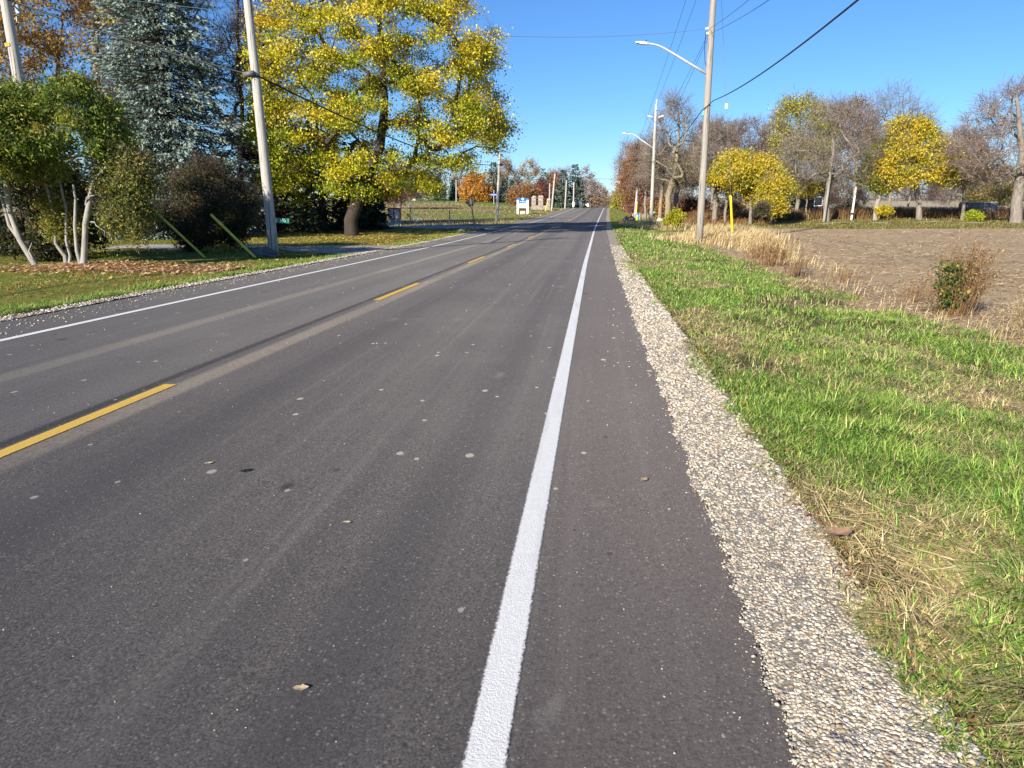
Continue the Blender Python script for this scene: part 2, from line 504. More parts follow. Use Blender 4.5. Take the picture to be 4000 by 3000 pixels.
class Geo:
    """Collects small hand-built shapes (world coordinates) for one mesh."""
    def __init__(self):
        self.v = []; self.f = []

    def add(self, V, F):
        n = len(self.v)
        self.v += [tuple(p) for p in V]
        self.f += [tuple(i + n for i in q) for q in F]
        return self

    def box(self, c, s, rot=None, bev=0.0):
        c = Vector(c)
        x, y, z = s[0] / 2, s[1] / 2, s[2] / 2
        R = rot.to_matrix() if isinstance(rot, Euler) else (rot or Matrix.Identity(3))
        b = min(bev, x * .9, y * .9, z * .9)
        if b <= 0:
            V = [Vector((sx * x, sy * y, sz * z)) for sx in (-1, 1) for sy in (-1, 1) for sz in (-1, 1)]
            F = [(0, 1, 3, 2), (4, 6, 7, 5), (0, 4, 5, 1), (2, 3, 7, 6), (0, 2, 6, 4), (1, 5, 7, 3)]
        else:   # chamfered vertical edges and top/bottom rims
            V = []; F = []
            ring = [(-x + b, -y), (x - b, -y), (x, -y + b), (x, y - b), (x - b, y), (-x + b, y), (-x, y - b), (-x, -y + b)]
            sc = [(1, -z + b), (1, z - b)]
            levels = [(-z, True), (-z + b, False), (z - b, False), (z, True)]
            for zz, inner in levels:
                for px_, py_ in ring:
                    if inner:
                        px_ = px_ - math.copysign(b * .7, px_); py_ = py_ - math.copysign(b * .7, py_)
                    V.append(Vector((px_, py_, zz)))
            for l in range(3):
                for i in range(8):
                    j = (i + 1) % 8
                    F.append((l * 8 + i, l * 8 + j, l * 8 + 8 + j, l * 8 + 8 + i))
            F.append(tuple(range(7, -1, -1))); F.append(tuple(range(24, 32)))
        return self.add([c + R @ p for p in V], F)

    def tube(self, pts, r, n=10, cap=True, sq=1.0):
        pts = [Vector(p) for p in pts]
        rs = r if isinstance(r, (list, tuple, np.ndarray)) else [r] * len(pts)
        V = []; F = []
        prev = None
        for i, p in enumerate(pts):
            t = (pts[min(i + 1, len(pts) - 1)] - pts[max(i - 1, 0)]).normalized()
            if prev is None:
                ref = Vector((0, 0, 1)) if abs(t.z) < .9 else Vector((0, 1, 0))
                a = t.cross(ref).normalized()
            else:
                a = (prev - t * prev.dot(t)).normalized()
            prev = a
            b = t.cross(a)
            for k in range(n):
                th = 2 * math.pi * k / n
                V.append(p + (a * math.cos(th) + b * math.sin(th) * sq) * rs[i])
        for i in range(len(pts) - 1):
            for k in range(n):
                F.append((i * n + k, i * n + (k + 1) % n, (i + 1) * n + (k + 1) % n, (i + 1) * n + k))
        if cap:
            F.append(tuple(range(n - 1, -1, -1)))
            F.append(tuple(range((len(pts) - 1) * n, len(pts) * n)))
        return self.add(V, F)

    def lathe(self, c, prof, n=14, axis=Vector((0, 0, 1))):
        q = Vector((0, 0, 1)).rotation_difference(axis).to_matrix()
        c = Vector(c)
        V = []; F = []
        for r, z in prof:
            for k in range(n):
                th = 2 * math.pi * k / n
                V.append(c + q @ Vector((r * math.cos(th), r * math.sin(th), z)))
        for i in range(len(prof) - 1):
            for k in range(n):
                F.append((i * n + k, i * n + (k + 1) % n, (i + 1) * n + (k + 1) % n, (i + 1) * n + k))
        F.append(tuple(range(n - 1, -1, -1))); F.append(tuple(range((len(prof) - 1) * n, len(prof) * n)))
        return self.add(V, F)

    def blob(self, c, r, seed=0, amp=.15, freq=2.0, nu=16, nv=10):
        rs = random.Random(seed)
        ph = [rs.uniform(0, 6.28) for _ in range(6)]
        c = Vector(c); V = []; F = []
        for i in range(nv + 1):
            th = math.pi * i / nv
            for k in range(nu):
                fi = 2 * math.pi * k / nu
                d = Vector((math.sin(th) * math.cos(fi), math.sin(th) * math.sin(fi), math.cos(th)))
                w = 1 + amp * (math.sin(freq * 2 * d.x + ph[0]) * math.sin(freq * 1.7 * d.y + ph[1]) + .6 * math.sin(freq * 4 * d.z + ph[2]) * math.sin(freq * 3.1 * d.x + ph[3]) + .4 * math.sin(freq * 6 * d.y + ph[4]))
                V.append(c + Vector((d.x * r[0], d.y * r[1], d.z * r[2])) * w)
        for i in range(nv):
            for k in range(nu):
                F.append((i * nu + k, (i + 1) * nu + k, (i + 1) * nu + (k + 1) % nu, i * nu + (k + 1) % nu))
        return self.add(V, F)

    def build(self, name, mat, parent=None, loc=None, smooth=False):
        V = np.array([tuple(p) for p in self.v], float)
        if parent is not None:
            V = V - root_loc(parent)
        elif loc is not None:
            V = V - np.array(loc)
        me = bpy.data.meshes.new(name)
        me.from_pydata([tuple(p) for p in V], [], self.f)
        me.validate()
        if smooth:
            me.polygons.foreach_set('use_smooth', np.ones(len(me.polygons), bool))
            me.update()
        o = link(name, me, mat, parent)
        if parent is None and loc is not None:
            o.location = loc
        return o


def thing(name, loc, label, cat, group=None):
    o = bpy.data.objects.new(name, None)
    COL.objects.link(o)
    o.empty_display_size = .2
    o.location = loc
    return tag(o, label, cat, group)


def copy_tree(o, parent=None):
    c = o.copy()
    COL.objects.link(c)
    c.parent = parent
    for ch in list(o.children):
        copy_tree(ch, c)
    return c


def text_part(name, s, size, center, right, up, mat, parent, lift=.004, extrude=.001):
    cu = bpy.data.curves.new('lettering', 'FONT')
    cu.body = s; cu.size = size; cu.align_x = 'CENTER'; cu.align_y = 'CENTER'; cu.extrude = extrude; cu.offset = size * .012
    to = bpy.data.objects.new('lettering', cu)
    COL.objects.link(to)
    dg = bpy.context.evaluated_depsgraph_get()
    me = bpy.data.meshes.new_from_object(to.evaluated_get(dg))
    bpy.data.objects.remove(to)
    r = Vector(right).normalized(); uu = Vector(up).normalized(); nn = r.cross(uu)
    base = Vector(center) + nn * lift - Vector(root_loc(parent))
    for v in me.vertices:
        v.co = base + r * v.co.x + uu * v.co.y + nn * v.co.z
    me.name = name
    return link(name, me, mat, parent)


def prisms(P0, P1, r0, r1, s=3):
    """Many tapered little prisms at once -> V, F."""
    P0 = np.asarray(P0, float); P1 = np.asarray(P1, float)
    n = len(P0)
    d = P1 - P0
    L = np.linalg.norm(d, axis=1, keepdims=True) + 1e-9
    d = d / L
    ref = np.where(np.abs(d[:, 2:3]) < .9, np.array([[0, 0, 1.0]]), np.array([[1.0, 0, 0]]))
    a = np.cross(d, ref); a /= np.linalg.norm(a, axis=1, keepdims=True)
    b = np.cross(d, a)
    th = np.arange(s) * 2 * np.pi / s
    ring = a[:, None, :] * np.cos(th)[None, :, None] + b[:, None, :] * np.sin(th)[None, :, None]
    r0 = np.broadcast_to(np.asarray(r0, float).reshape(-1, 1, 1), (n, 1, 1)); r1 = np.broadcast_to(np.asarray(r1, float).reshape(-1, 1, 1), (n, 1, 1))
    V = np.concatenate([P0[:, None, :] + ring * r0, P1[:, None, :] + ring * r1], axis=1).reshape(-1, 3)
    i = np.arange(s)
    q = np.stack([i, (i + 1) % s, (i + 1) % s + s, i + s], axis=1)
    F = (np.arange(n)[:, None, None] * 2 * s + q[None]).reshape(-1, 4)
    return V, F


def rdir(rs, n):
    d = rs.normal(size=(n, 3))
    return d / np.linalg.norm(d, axis=1, keepdims=True)


def leaf_cards(rs, P, size, droop=.4, aspect=.6, flat=.0, axis=None):
    """Folded kite-shaped leaves at P (n,3) -> V (4n,3), F (n,4)."""
    n = len(P)
    a = rdir(rs, n) if axis is None else axis + rdir(rs, n) * .35
    a[:, 2] -= droop
    a /= np.linalg.norm(a, axis=1, keepdims=True) + 1e-9
    nn = rdir(rs, n)
    nn[:, 2] += flat
    b = np.cross(nn, a); b /= np.linalg.norm(b, axis=1, keepdims=True) + 1e-9
    c = np.cross(a, b)
    L = (size * rs.uniform(.65, 1.35, n))[:, None]
    w = L * aspect * .5
    k = rs.uniform(.35, .55, (n, 1))
    V = np.stack([P, P + a * L * k + b * w + c * L * .12, P + a * L - c * L * .05, P + a * L * k - b * w + c * L * .12], axis=1).reshape(-1, 3)
    F = np.arange(n * 4).reshape(n, 4)
    return V, F


def pick(rs, pal, n):
    """Colours from a weighted palette [(weight, (r,g,b)), ...]."""
    w = np.array([p[0] for p in pal], float); w /= w.sum()
    c = np.array([p[1] for p in pal], float)
    return c[rs.choice(len(pal), n, p=w)]


def inside(poly, x, z):
    c = np.zeros(len(x), bool)
    j = len(poly) - 1
    for i in range(len(poly)):
        xi, zi = poly[i]; xj, zj = poly[j]
        m = ((zi > z) != (zj > z)) & (x < (xj - xi) * (z - zi) / (zj - zi + 1e-12) + xi)
        c ^= m
        j = i
    return c


def span(poly, z):
    """Left and right ends of the polygon at heights z."""
    lo = np.full(len(z), np.inf); hi = np.full(len(z), -np.inf)
    j = len(poly) - 1
    for i in range(len(poly)):
        xi, zi = poly[i]; xj, zj = poly[j]
        m = (zi > z) != (zj > z)
        xx = (xj - xi) * (z - zi) / (zj - zi + 1e-12) + xi
        lo = np.where(m, np.minimum(lo, xx), lo); hi = np.where(m, np.maximum(hi, xx), hi)
        j = i
    return lo, hi

# ------------------------------------------------------------------ terrain sheets (coordinates: u across from the road's middle, y along)
def ysamples(a, b):
    ys = [a]
    while ys[-1] < b - 1e-6:
        y = ys[-1]
        st = .3 if y < 14 else (1.0 if y < 70 else (4.0 if y < 260 else 45.0))
        ys.append(min(b, y + st))
    return np.array(ys)


def sheet(name, us, ys, mat, zoff=0.0, zfun=None, jit=None, kind='structure', label=None, smooth=True):
    U, Yg = np.meshgrid(np.array(us, float), ys, indexing='ij')
    if jit is not None:
        U = jit(U, Yg)
    X = U + xc(Yg)
    Z = (G(X, Yg) if zfun is None else zfun(U, Yg)) + zoff
    V = np.stack([X, Yg, Z], -1).reshape(-1, 3)
    nu, ny = U.shape
    i = np.arange(nu - 1)[:, None] * ny + np.arange(ny - 1)[None, :]
    F = np.stack([i, i + ny, i + ny + 1, i + 1], -1).reshape(-1, 4)
    o = npmesh(name, V, F, mat, attr={'u': U.ravel()}, smooth=smooth)
    return tag(o, label, kind=kind)


LEFT_U = [-900, -600, -400, -280, -200, -150, -110, -85, -65, -52, -42, -34, -28, -23, -19, -16, -13.5, -11.5, -10, -8.6, -7.4, -6.4, -5.6, -5.0]
RIGHT_U = [4.6, 5.0, 5.5, 6.1, 6.8, 7.5, 8.3, 9.1]
FIELD_U = [9.1, 10, 11.2, 13, 15, 18, 22, 27, 33, 40, 48, 58, 70, 85, 110, 150, 200, 280, 400, 600, 900]


def jedge(uval, amp):
    """Roughens one edge of a sheet."""
    return lambda U, Y: np.where(np.isclose(U, uval), U + (fnoise(Y * .9, Y * 0 + 3.3, 7) - .5) * amp, U)


sheet('lawn', LEFT_U, ysamples(-30, 59), M_LAWN)
sheet('crop_field', LEFT_U, ysamples(59, 178), M_CROP)
sheet('green_field', LEFT_U, ysamples(178, 2400), M_GREENF)
sheet('verge', RIGHT_U, ysamples(-30, 60), M_VERGE)
sheet('grass_strip', RIGHT_U, ysamples(60, 2400), M_MEADOW)
sheet('stubble_field', FIELD_U, ysamples(-30, 69.5), M_STUB)
sheet('meadow', FIELD_U, ysamples(69.5, 128), M_MEADOW)
sheet('far_field', FIELD_U, ysamples(128, 2400), M_FAR)
# a shallow bed under the road joins the two sides
sheet('ground', [-5.0, -4.0, 0, 4.0, 4.6], ysamples(-30, 2400), M_VERGE, zfun=lambda U, Y: np.where(np.abs(U) < 4.45, zr(Y) - .12, G(U + xc(Y), Y)))

RY = np.concatenate([np.arange(-30, 70, .5), np.arange(70, 260, 2.0), np.arange(260, 2400, 40.0)])
road = sheet('road', [-4.85, -3.6, -2, -.4, .4, 2, 3.4, 3.65, 4.45], RY, asphalt(), zfun=lambda U, Y: zr(Y) + 0 * U)


def shz(X, Y, u0=4.43, u1=4.91):
    """Height of the loose stone shoulder."""
    U = X - xc(Y)
    t = np.clip((np.abs(U) - u0) / (u1 - u0), 0, 1)
    z = np.maximum(zr(Y) + .008 - .055 * t ** 1.5, G(X, Y) + .012)
    lump = .022 * (fnoise(U * 9 + 40, Y * 9, 13) - .5) + .035 * (fnoise(U * 3 + 9, Y * 2.2, 14) - .45) * np.sin(np.pi * t)
    return z + np.clip(lump, -.004, .05)


def shoulder(name, u0, u1, ys, a0, a1, seed, sgn):
    """Crushed-stone shoulder that laps raggedly over the asphalt and into the grass."""
    us = np.linspace(u0, u1, 7)

    def jit(U, Y):
        t = (U - u0) / (u1 - u0)
        e0 = (fnoise(Y * 1.7, Y * 0 + 1.5, seed) - .5) * a0 + (vnoise(Y * 11, Y * 0, seed + 4) - .5) * a0 * .35
        e1 = (fnoise(Y * 1.1, Y * 0 + 8.5, seed + 9) - .5) * a1 + (vnoise(Y * 7, Y * 0, seed + 5) - .5) * a1 * .4
        return U + (1 - t) * e0 + t * e1

    def zf(U, Y):
        t = np.clip((np.abs(U) - abs(u0)) / abs(u1 - u0), 0, 1)
        x = U + xc(Y)
        return shz(x, Y, abs(u0), abs(u1))
    return sheet(name, us, ys, M_GRAVEL, zfun=zf, jit=jit)


SHY = np.concatenate([np.arange(-3, 12, .07), np.arange(12, 45, .3), np.arange(45, 200, 1.5)])
shoulder('gravel_shoulder', 4.43, 4.91, SHY, .15, .30, 11, 1)
shoulder('gravel_shoulder', -4.72, -5.10, SHY, .12, .14, 31, -1)

# painted markings, 5 mm above the asphalt
P_W = lambda uc, w: paint('white_road_paint', (.80, .79, .76), (.70, .69, .66), uc, w)
P_Y = paint('yellow_road_paint', (.74, .47, .07), (.62, .40, .075), -.10, .062)
for uc in (3.5, -3.5):
    w = .062
    sheet('edge_line', [uc - w - .03, uc, uc + w + .03], np.concatenate([np.arange(-30, 70, .5), np.arange(70, 330, 2.0)]), P_W(uc, w), zfun=lambda U, Y: zr(Y) + .005)
k = 0
yd = 2.85 - 9.55 * 2
while yd < 260:
    ys = np.linspace(yd, yd + 3.15, 8)
    sheet('centre_line', [-.20, -.10, .0], ys, P_Y, zfun=lambda U, Y: zr(Y) + .005)
    yd += 9.55


def xstrip(name, y0, y1, x0, x1, mat, zoff, seed, flare=0.0, amp=.3):
    """A drive running away from the road; x0 is at the road."""
    xs = np.linspace(x0, x1, 90)
    ts = np.linspace(0, 1, 6)
    T, X = np.meshgrid(ts, xs, indexing='ij')
    fl = flare * np.exp(-np.abs(X - x0) / 2.2)
    e0 = y0 - fl + (fnoise(X * .8, X * 0, seed) - .5) * amp
    e1 = y1 + fl + (fnoise(X * .8, X * 0 + 5, seed + 3) - .5) * amp
    Yg = e0 + (e1 - e0) * T
    Z = G(X, Yg) + zoff
    V = np.stack([X, Yg, Z], -1).reshape(-1, 3)
    nu, ny = X.shape
    i = np.arange(nu - 1)[:, None] * ny + np.arange(ny - 1)[None, :]
    F = np.stack([i, i + ny, i + ny + 1, i + 1], -1).reshape(-1, 4)
    o = npmesh(name, V, F, mat, smooth=True)
    return tag(o, kind='structure')


xstrip('driveway', 27.6, 30.6, -8.5, -60, M_DRIVE, .02, 3, 3.2, .5)
xstrip('lane', 57.8, 62.6, -8.2, -90, M_LANE, .03, 5, 2.5, .2)
xstrip('track', 79.5, 80.6, 22, 75, M_FAR, .03, 9, 0, .4)

# ------------------------------------------------------------------ ground cover
def col_jit(rs, c, s=.18):
    return np.clip(c * (1 + rs.normal(0, s, (len(c), 1))) + rs.normal(0, .006, c.shape), 0.002, 1)


def blades(name, rs, X, Y, h, w, lean, cols, mat, zoff=-.01, dirn=None, label=None):
    """Curved grass blades (quad + tip triangle)."""
    n = len(X)
    B = np.stack([X, Y, G(X, Y) + zoff], 1)
    th = rs.uniform(0, 2 * np.pi, n) if dirn is None else dirn + rs.normal(0, .6, n)
    out = np.stack([np.cos(th), np.sin(th), np.zeros(n)], 1)
    sd = np.stack([-np.sin(th + rs.normal(0, .8, n)), np.cos(th), np.zeros(n)], 1)
    sd /= np.linalg.norm(sd, axis=1, keepdims=True)
    l = lean * rs.uniform(.25, 1.5, n)
    h = h[:, None]; w = w[:, None] * .5; l = l[:, None]
    up = np.array([[0, 0, 1.0]])
    M = B + up * h * .55 + out * l * h * .30
    T = B + up * h * np.clip(1 - .32 * l * l, .12, 1) + out * l * h * .95
    V = np.stack([B - sd * w, B + sd * w, M - sd * w * .85, M + sd * w * .85, T], 1).reshape(-1, 3)
    i = np.arange(n)[:, None] * 5
    Q = i + np.array([[0, 1, 3, 2]]); Tt = i + np.array([[2, 3, 4]])
    c = np.repeat(cols, 5, axis=0)
    o = npmesh(name, V, [Q, Tt], mat, col=c)
    return tag(o, label, kind='stuff')


GREENS = [(3, (.14, .27, .035)), (3, (.22, .36, .05)), (1.2, (.08, .18, .035)), (3, (.31, .40, .085)), (1.8, (.43, .41, .14))]
STRAWS = [(2, (.50, .40, .20)), (2, (.40, .31, .15)), (1, (.60, .51, .29)), (1, (.29, .21, .11))]

rs = np.random.RandomState(5)
def sample_verge(n, y0, y1, u0, u1, p=2.0):
    """Denser towards the viewer, like equal cover in the picture."""
    t = rs.rand(n)
    a = 1 - p
    y = (y0 ** a + t * (y1 ** a - y0 ** a)) ** (1 / a) if abs(a) > 1e-6 else y0 * (y1 / y0) ** t
    u = rs.uniform(u0, u1, n)
    return u, y


u, y = sample_verge(330000, 1.6, 66, 4.55, 9.5, 1.75)
x = u + xc(y)
dry = fnoise(x * .75, y * .55, 21) + .30 * (fnoise(x * 2.5, y * 2.2, 55) - .5) + .10 * smooth(7.0, 9.4, u)
edge = 4.86 + (fnoise(y * 1.1, y * 0 + 8.5, 20) - .5) * .30 + (fnoise(y * 2.3, y * 0 + 2.5, 25) - .5) * .30 - .33 * np.exp(-((y - 21) / 2.2) ** 2)
# straw patch in mid verge and bare dirt patches
bare = fnoise(x * .55 + 9, y * .45, 33)
tuft = fnoise(x * 3.1, y * 3.1, 77)
keep = (u > edge) & (rs.rand(len(u)) < np.clip(.35 + 1.3 * tuft, 0, 1)) & ~((bare > .70) & (rs.rand(len(u)) < .85))
u, y, x, dry, tuft = u[keep], y[keep], x[keep], dry[keep], tuft[keep]
isdry = (dry + rs.normal(0, .13, len(u))) > .615
n = len(u)
c = np.where(isdry[:, None], pick(rs, STRAWS, n), pick(rs, GREENS, n))
c = c * (1.0 + .5 * (fnoise(x * 1.4, y * 1.4, 91)[:, None]))
far = np.clip(y / 4.5, 1, 9)
h = (.055 + .16 * tuft ** 2.2 * rs.uniform(.4, 1.6, n) + .02 * rs.rand(n)) * np.where(isdry, .9, 1.0) * np.clip(.7 + (u - edge[keep]) * .8, .6, 1.25)
blades('verge_grass', rs, x, y, h, .0056 * far ** .8 * rs.uniform(.6, 1.4, n), np.where(isdry, 1.9, 1.5), col_jit(rs, c), BLADE)

# flattened dead grass lying in swaths on the verge
n = 26000
u, y = sample_verge(n, 2.5, 60, 5.0, 9.4, 1.7)
x = u + xc(y)
m = (fnoise(x * .75, y * .55, 21) + .12 * smooth(7, 9.4, u)) + rs.normal(0, .04, n) > .635
u, y, x = u[m], y[m], x[m]; n = len(u)
th = rs.normal(.5, .55, n) + 2.5 * fnoise(x * .3, y * .3, 3)
far = np.clip(y / 6, 1, 8)
a = np.stack([np.cos(th), np.sin(th), rs.normal(.06, .14, n)], 1)
b = np.stack([-np.sin(th), np.cos(th), rs.normal(0, .5, n)], 1)
L = rs.uniform(.05, .19, n)[:, None]; w = (.0019 * far ** .8)[:, None]
B = np.stack([x, y, G(x, y) + rs.uniform(.01, .06, n)], 1)
V = np.stack([B - a * L / 2 - b * w, B - a * L / 2 + b * w, B + a * L / 2 + b * w, B + a * L / 2 - b * w], 1).reshape(-1, 3)
tag(npmesh('dead_grass', V, np.arange(4 * n).reshape(n, 4), STRAW, col=np.repeat(col_jit(rs, pick(rs, STRAWS, n)), 4, 0)), kind='stuff')

# bright tufts along the left edge of the road, and short mown blades on the lawn
n = 26000
y = 9.5 + 50 * rs.rand(n) ** 1.6
u = -5.04 - np.abs(rs.normal(0, .28, n))
x = u + xc(y)
kp = (np.abs(y - 29) > 3.2) & (np.abs(y - 60) > 5)
x, y, u = x[kp], y[kp], u[kp]; n = len(x)
tf = fnoise(y * 1.3, u * 1.3, 13)
blades('roadside_grass', rs, x, y, (.05 + .16 * tf ** 2) * rs.uniform(.6, 1.3, n), .012 * np.clip(y / 14, .8, 3), np.full(n, .9), col_jit(rs, pick(rs, GREENS[1:], n)), BLADE)
n = 130000
y = 9.5 + 48 * rs.rand(n) ** 1.8
x = -5.0 + xc(y) - 26 * rs.rand(n) ** 1.3
kp = ~((y > 27.2) & (y < 31)) & (fnoise(x * .5, y * .5, 41) + rs.normal(0, .12, n) < .62)
x, y = x[kp], y[kp]; n = len(x)
pal = [(3, (.12, .22, .022)), (3, (.18, .27, .03)), (2, (.27, .29, .05)), (1.2, (.38, .30, .10)), (.8, (.30, .19, .08))]
dryl = (fnoise(x * .35, y * .5, 44) + rs.normal(0, .1, n) > .55)
cc = np.where(dryl[:, None], pick(rs, pal[2:], n), pick(rs, pal[:3], n))
blades('lawn_grass', rs, x, y, rs.uniform(.025, .07, n), .012 * np.clip(y / 13, .8, 3.2), np.full(n, 1.1), col_jit(rs, cc), BLADE)


def flat_bits(name, rs, X, Y, size, aspect, cols, mat, zlo=.004, zhi=.03, tilt=.25, th=None, label=None, zfun=None):
    """Leaves or straw lying on the ground."""
    n = len(X)
    th = rs.uniform(0, 6.283, n) if th is None else th
    a = np.stack([np.cos(th), np.sin(th), rs.normal(0, tilt, n)], 1)
    b = np.stack([-np.sin(th), np.cos(th), rs.normal(0, tilt, n)], 1)
    L = size[:, None] * .5; w = L * np.asarray(aspect).reshape(-1, 1)
    B = np.stack([X, Y, (G(X, Y) if zfun is None else zfun(X, Y)) + rs.uniform(zlo, zhi, n)], 1)
    V = np.stack([B - a * L, B + b * w, B + a * L, B - b * w], 1).reshape(-1, 3)
    o = npmesh(name, V, np.arange(4 * n).reshape(n, 4), mat, col=np.repeat(cols, 4, 0))
    return tag(o, label, kind='stuff')


# straw and stalks left on the right-hand field
n = 200000
y = (6.0 ** -.7 + rs.rand(n) * (69.0 ** -.7 - 6.0 ** -.7)) ** (1 / -.7)
x = 4.6 + xc(y) + 3.5 + .9 + rs.rand(n) * (4 + y * .75)
kp = (x - xc(y) > 9.0) & (fnoise(x * .35, y * .8, 61) + rs.normal(0, .17, n) > .38)
x, y = x[kp], y[kp]; n = len(x)
far = np.clip(y / 9, 1, 7)
flat_bits('straw_litter', rs, x, y, rs.uniform(.06, .26, n) * far ** .4, .065 * far ** .35, col_jit(rs, pick(rs, [(3, (.54, .42, .27)), (2, (.42, .32, .20)), (2, (.68, .56, .38)), (1, (.24, .17, .11))], n)), STRAW, 0, .05, .16, th=rs.normal(0.1, .9, n))

# crop residue and regrowth on the left field
n = 46000
y = 62 + 116 * rs.rand(n) ** 1.3
x = -5.4 + xc(y) - 70 * rs.rand(n)
gr = fnoise(x * .12, y * .10, 71) + rs.normal(0, .12, n) > .56
cc = np.where(gr[:, None], pick(rs, [(2, (.15, .22, .03)), (1, (.20, .26, .05))], n), pick(rs, [(2, (.40, .31, .17)), (2, (.31, .22, .115)), (1, (.48, .39, .22)), (1, (.22, .15, .075))], n))
blades('crop_stubble', rs, x, y, rs.uniform(.06, .22, n), rs.uniform(.03, .10, n) * y / 80, np.full(n, .9), col_jit(rs, cc), STRAW)
# grass on the strip beside the road, right, beyond the near verge
n = 60000
y = 60 + 130 * rs.rand(n) ** 1.5
u = 4.9 + 8 * rs.rand(n)
x = u + xc(y)
blades('verge_grass', rs, x, y, rs.uniform(.05, .16, n), rs.uniform(.02, .05, n) * y / 60, np.full(n, .9), col_jit(rs, pick(rs, [(2, (.12, .20, .03)), (2, (.18, .22, .045)), (1.5, (.33, .28, .10)), (.7, (.42, .33, .15))], n)), BLADE)
# rough grass between the field and the trees
n = 60000
y = 69.5 + 34 * rs.rand(n) ** 1.2
x = 8 + 90 * rs.rand(n)
kp = ~((y > 79.3) & (y < 80.8) & (x > 22))
x, y = x[kp], y[kp]; n = len(x)
blades('meadow_grass', rs, x, y, rs.uniform(.06, .24, n), rs.uniform(.025, .07, n), np.full(n, .9), col_jit(rs, pick(rs, [(2, (.13, .15, .03)), (2, (.20, .19, .05)), (2, (.34, .26, .10)), (1, (.44, .34, .16))], n)), BLADE)

# tall dry grass round the near pole, the yellow marker and along the field's edge
n = 19000
ctr = [(6.0, 43.5, 1.2, 1.6, .45, 2.2), (7.7, 45.5, 1.0, 2.2, .65, 3), (9.0, 45.5, .8, 2.4, .75, 3), (8.2, 40.5, .55, 2.2, .6, 3), (8.0, 35, .4, 2.2, .5, 1.3), (9.4, 51, 1.0, 3.0, .85, 4.5),
       (7.3, 29, .3, 3.0, .4, .6), (6.3, 15, .4, 2.5, .26, .25), (6.1, 10, .5, 1.2, .26, .35), (5.6, 7.8, .3, .6, .3, .25), (4.0, 72, 1.4, 2, .5, 1.2), (5.8, 74, 1.0, 2, .7, 1.3), (6.6, 70, 2.2, 4, .55, 1.8), (7.2, 112, .8, 3, .9, .6)]
wts = np.array([c_[5] for c_ in ctr]); wts = wts / wts.sum()
idx = rs.choice(len(ctr), n, p=wts)
cx = np.array(ctr)[idx]
x = cx[:, 0] + rs.normal(0, 1, n) * cx[:, 2]
y = cx[:, 1] + rs.normal(0, 1, n) * cx[:, 3]
h = cx[:, 4] * rs.uniform(.45, 1.2, n)
kp = (x - xc(y) > 5.6) & ((x - 5.92) ** 2 + (y - 41.4) ** 2 > .12)
x, y, h = x[kp], y[kp], h[kp]; n = len(x)
blades('dry_grass', rs, x, y, h, .010 * np.clip(y / 14, .55, 3.2), np.full(n, .55), col_jit(rs, pick(rs, [(3, (.56, .44, .22)), (2, (.46, .34, .165)), (1.5, (.66, .56, .33)), (1, (.33, .22, .11))], n)), STRAW, dirn=rs.uniform(-.6, .9, n))

# fallen leaves
LEAFY = [(2, (.46, .30, .07)), (2, (.38, .20, .06)), (1.5, (.55, .44, .10)), (1, (.28, .13, .05)), (1, (.50, .36, .20))]
n = 5200
y = 12 + 44 * rs.rand(n) ** 1.2
x = -5.1 + xc(y) - np.abs(rs.normal(0, 7, n))
flat_bits('leaf_litter', rs, x, y, rs.uniform(.05, .12, n), .7, col_jit(rs, pick(rs, LEAFY, n)), LEAF)
n = 5200
bx, by = np.minimum(-12.9 + rs.normal(0, 1.9, 5200), -9.6), 18.6 + rs.normal(0, .75, 5200)
flat_bits('leaf_litter', rs, bx, by, rs.uniform(.06, .14, n), .7, col_jit(rs, pick(rs, [(2, (.48, .27, .12)), (2, (.58, .40, .22)), (1, (.34, .15, .06)), (1, (.66, .50, .32))], n)), LEAF, .01, .06, .3)
n = 9000   # under and east of the yellow maple, spilling over the gravel apron
tx, ty_ = -12.0 + rs.normal(0, 4.5, n), 41 + rs.normal(0, 6, n)
kp = (tx - xc(ty_) < -4.9)
tx, ty_ = tx[kp], ty_[kp]
flat_bits('leaf_litter', rs, tx, ty_, rs.uniform(.07, .15, len(tx)), .75, col_jit(rs, pick(rs, [(2, (.55, .42, .09)), (2, (.46, .30, .08)), (1, (.62, .52, .18)), (1, (.35, .2, .07))], len(tx))), LEAF, .01, .05, .25)
n = 700    # brown leaves caught where the grass meets the gravel
y = 2.0 + 26 * rs.rand(n) ** 1.8
u = 4.90 + np.abs(rs.normal(0, .10, n))
flat_bits('leaf_litter', rs, u + xc(y), y, rs.uniform(.010, .022, n) * np.clip(y / 2.6, 1, 3), .65, col_jit(rs, pick(rs, [(2, (.34, .15, .055)), (2, (.24, .12, .06)), (1, (.45, .27, .10))], n)), LEAF, .015, .06, .35)

# stones: the shoulder's crushed limestone, and strays on the asphalt
ICO = None
def icosa():
    t = (1 + 5 ** .5) / 2
    v = np.array([(-1, t, 0), (1, t, 0), (-1, -t, 0), (1, -t, 0), (0, -1, t), (0, 1, t), (0, -1, -t), (0, 1, -t), (t, 0, -1), (t, 0, 1), (-t, 0, -1), (-t, 0, 1)], float)
    v /= np.linalg.norm(v[0])
    f = np.array([(0, 11, 5), (0, 5, 1), (0, 1, 7), (0, 7, 10), (0, 10, 11), (1, 5, 9), (5, 11, 4), (11, 10, 2), (10, 7, 6), (7, 1, 8), (3, 9, 4), (3, 4, 2), (3, 2, 6), (3, 6, 8), (3, 8, 9), (4, 9, 5), (2, 4, 11), (6, 2, 10), (8, 6, 7), (9, 8, 1)])
    return v, f


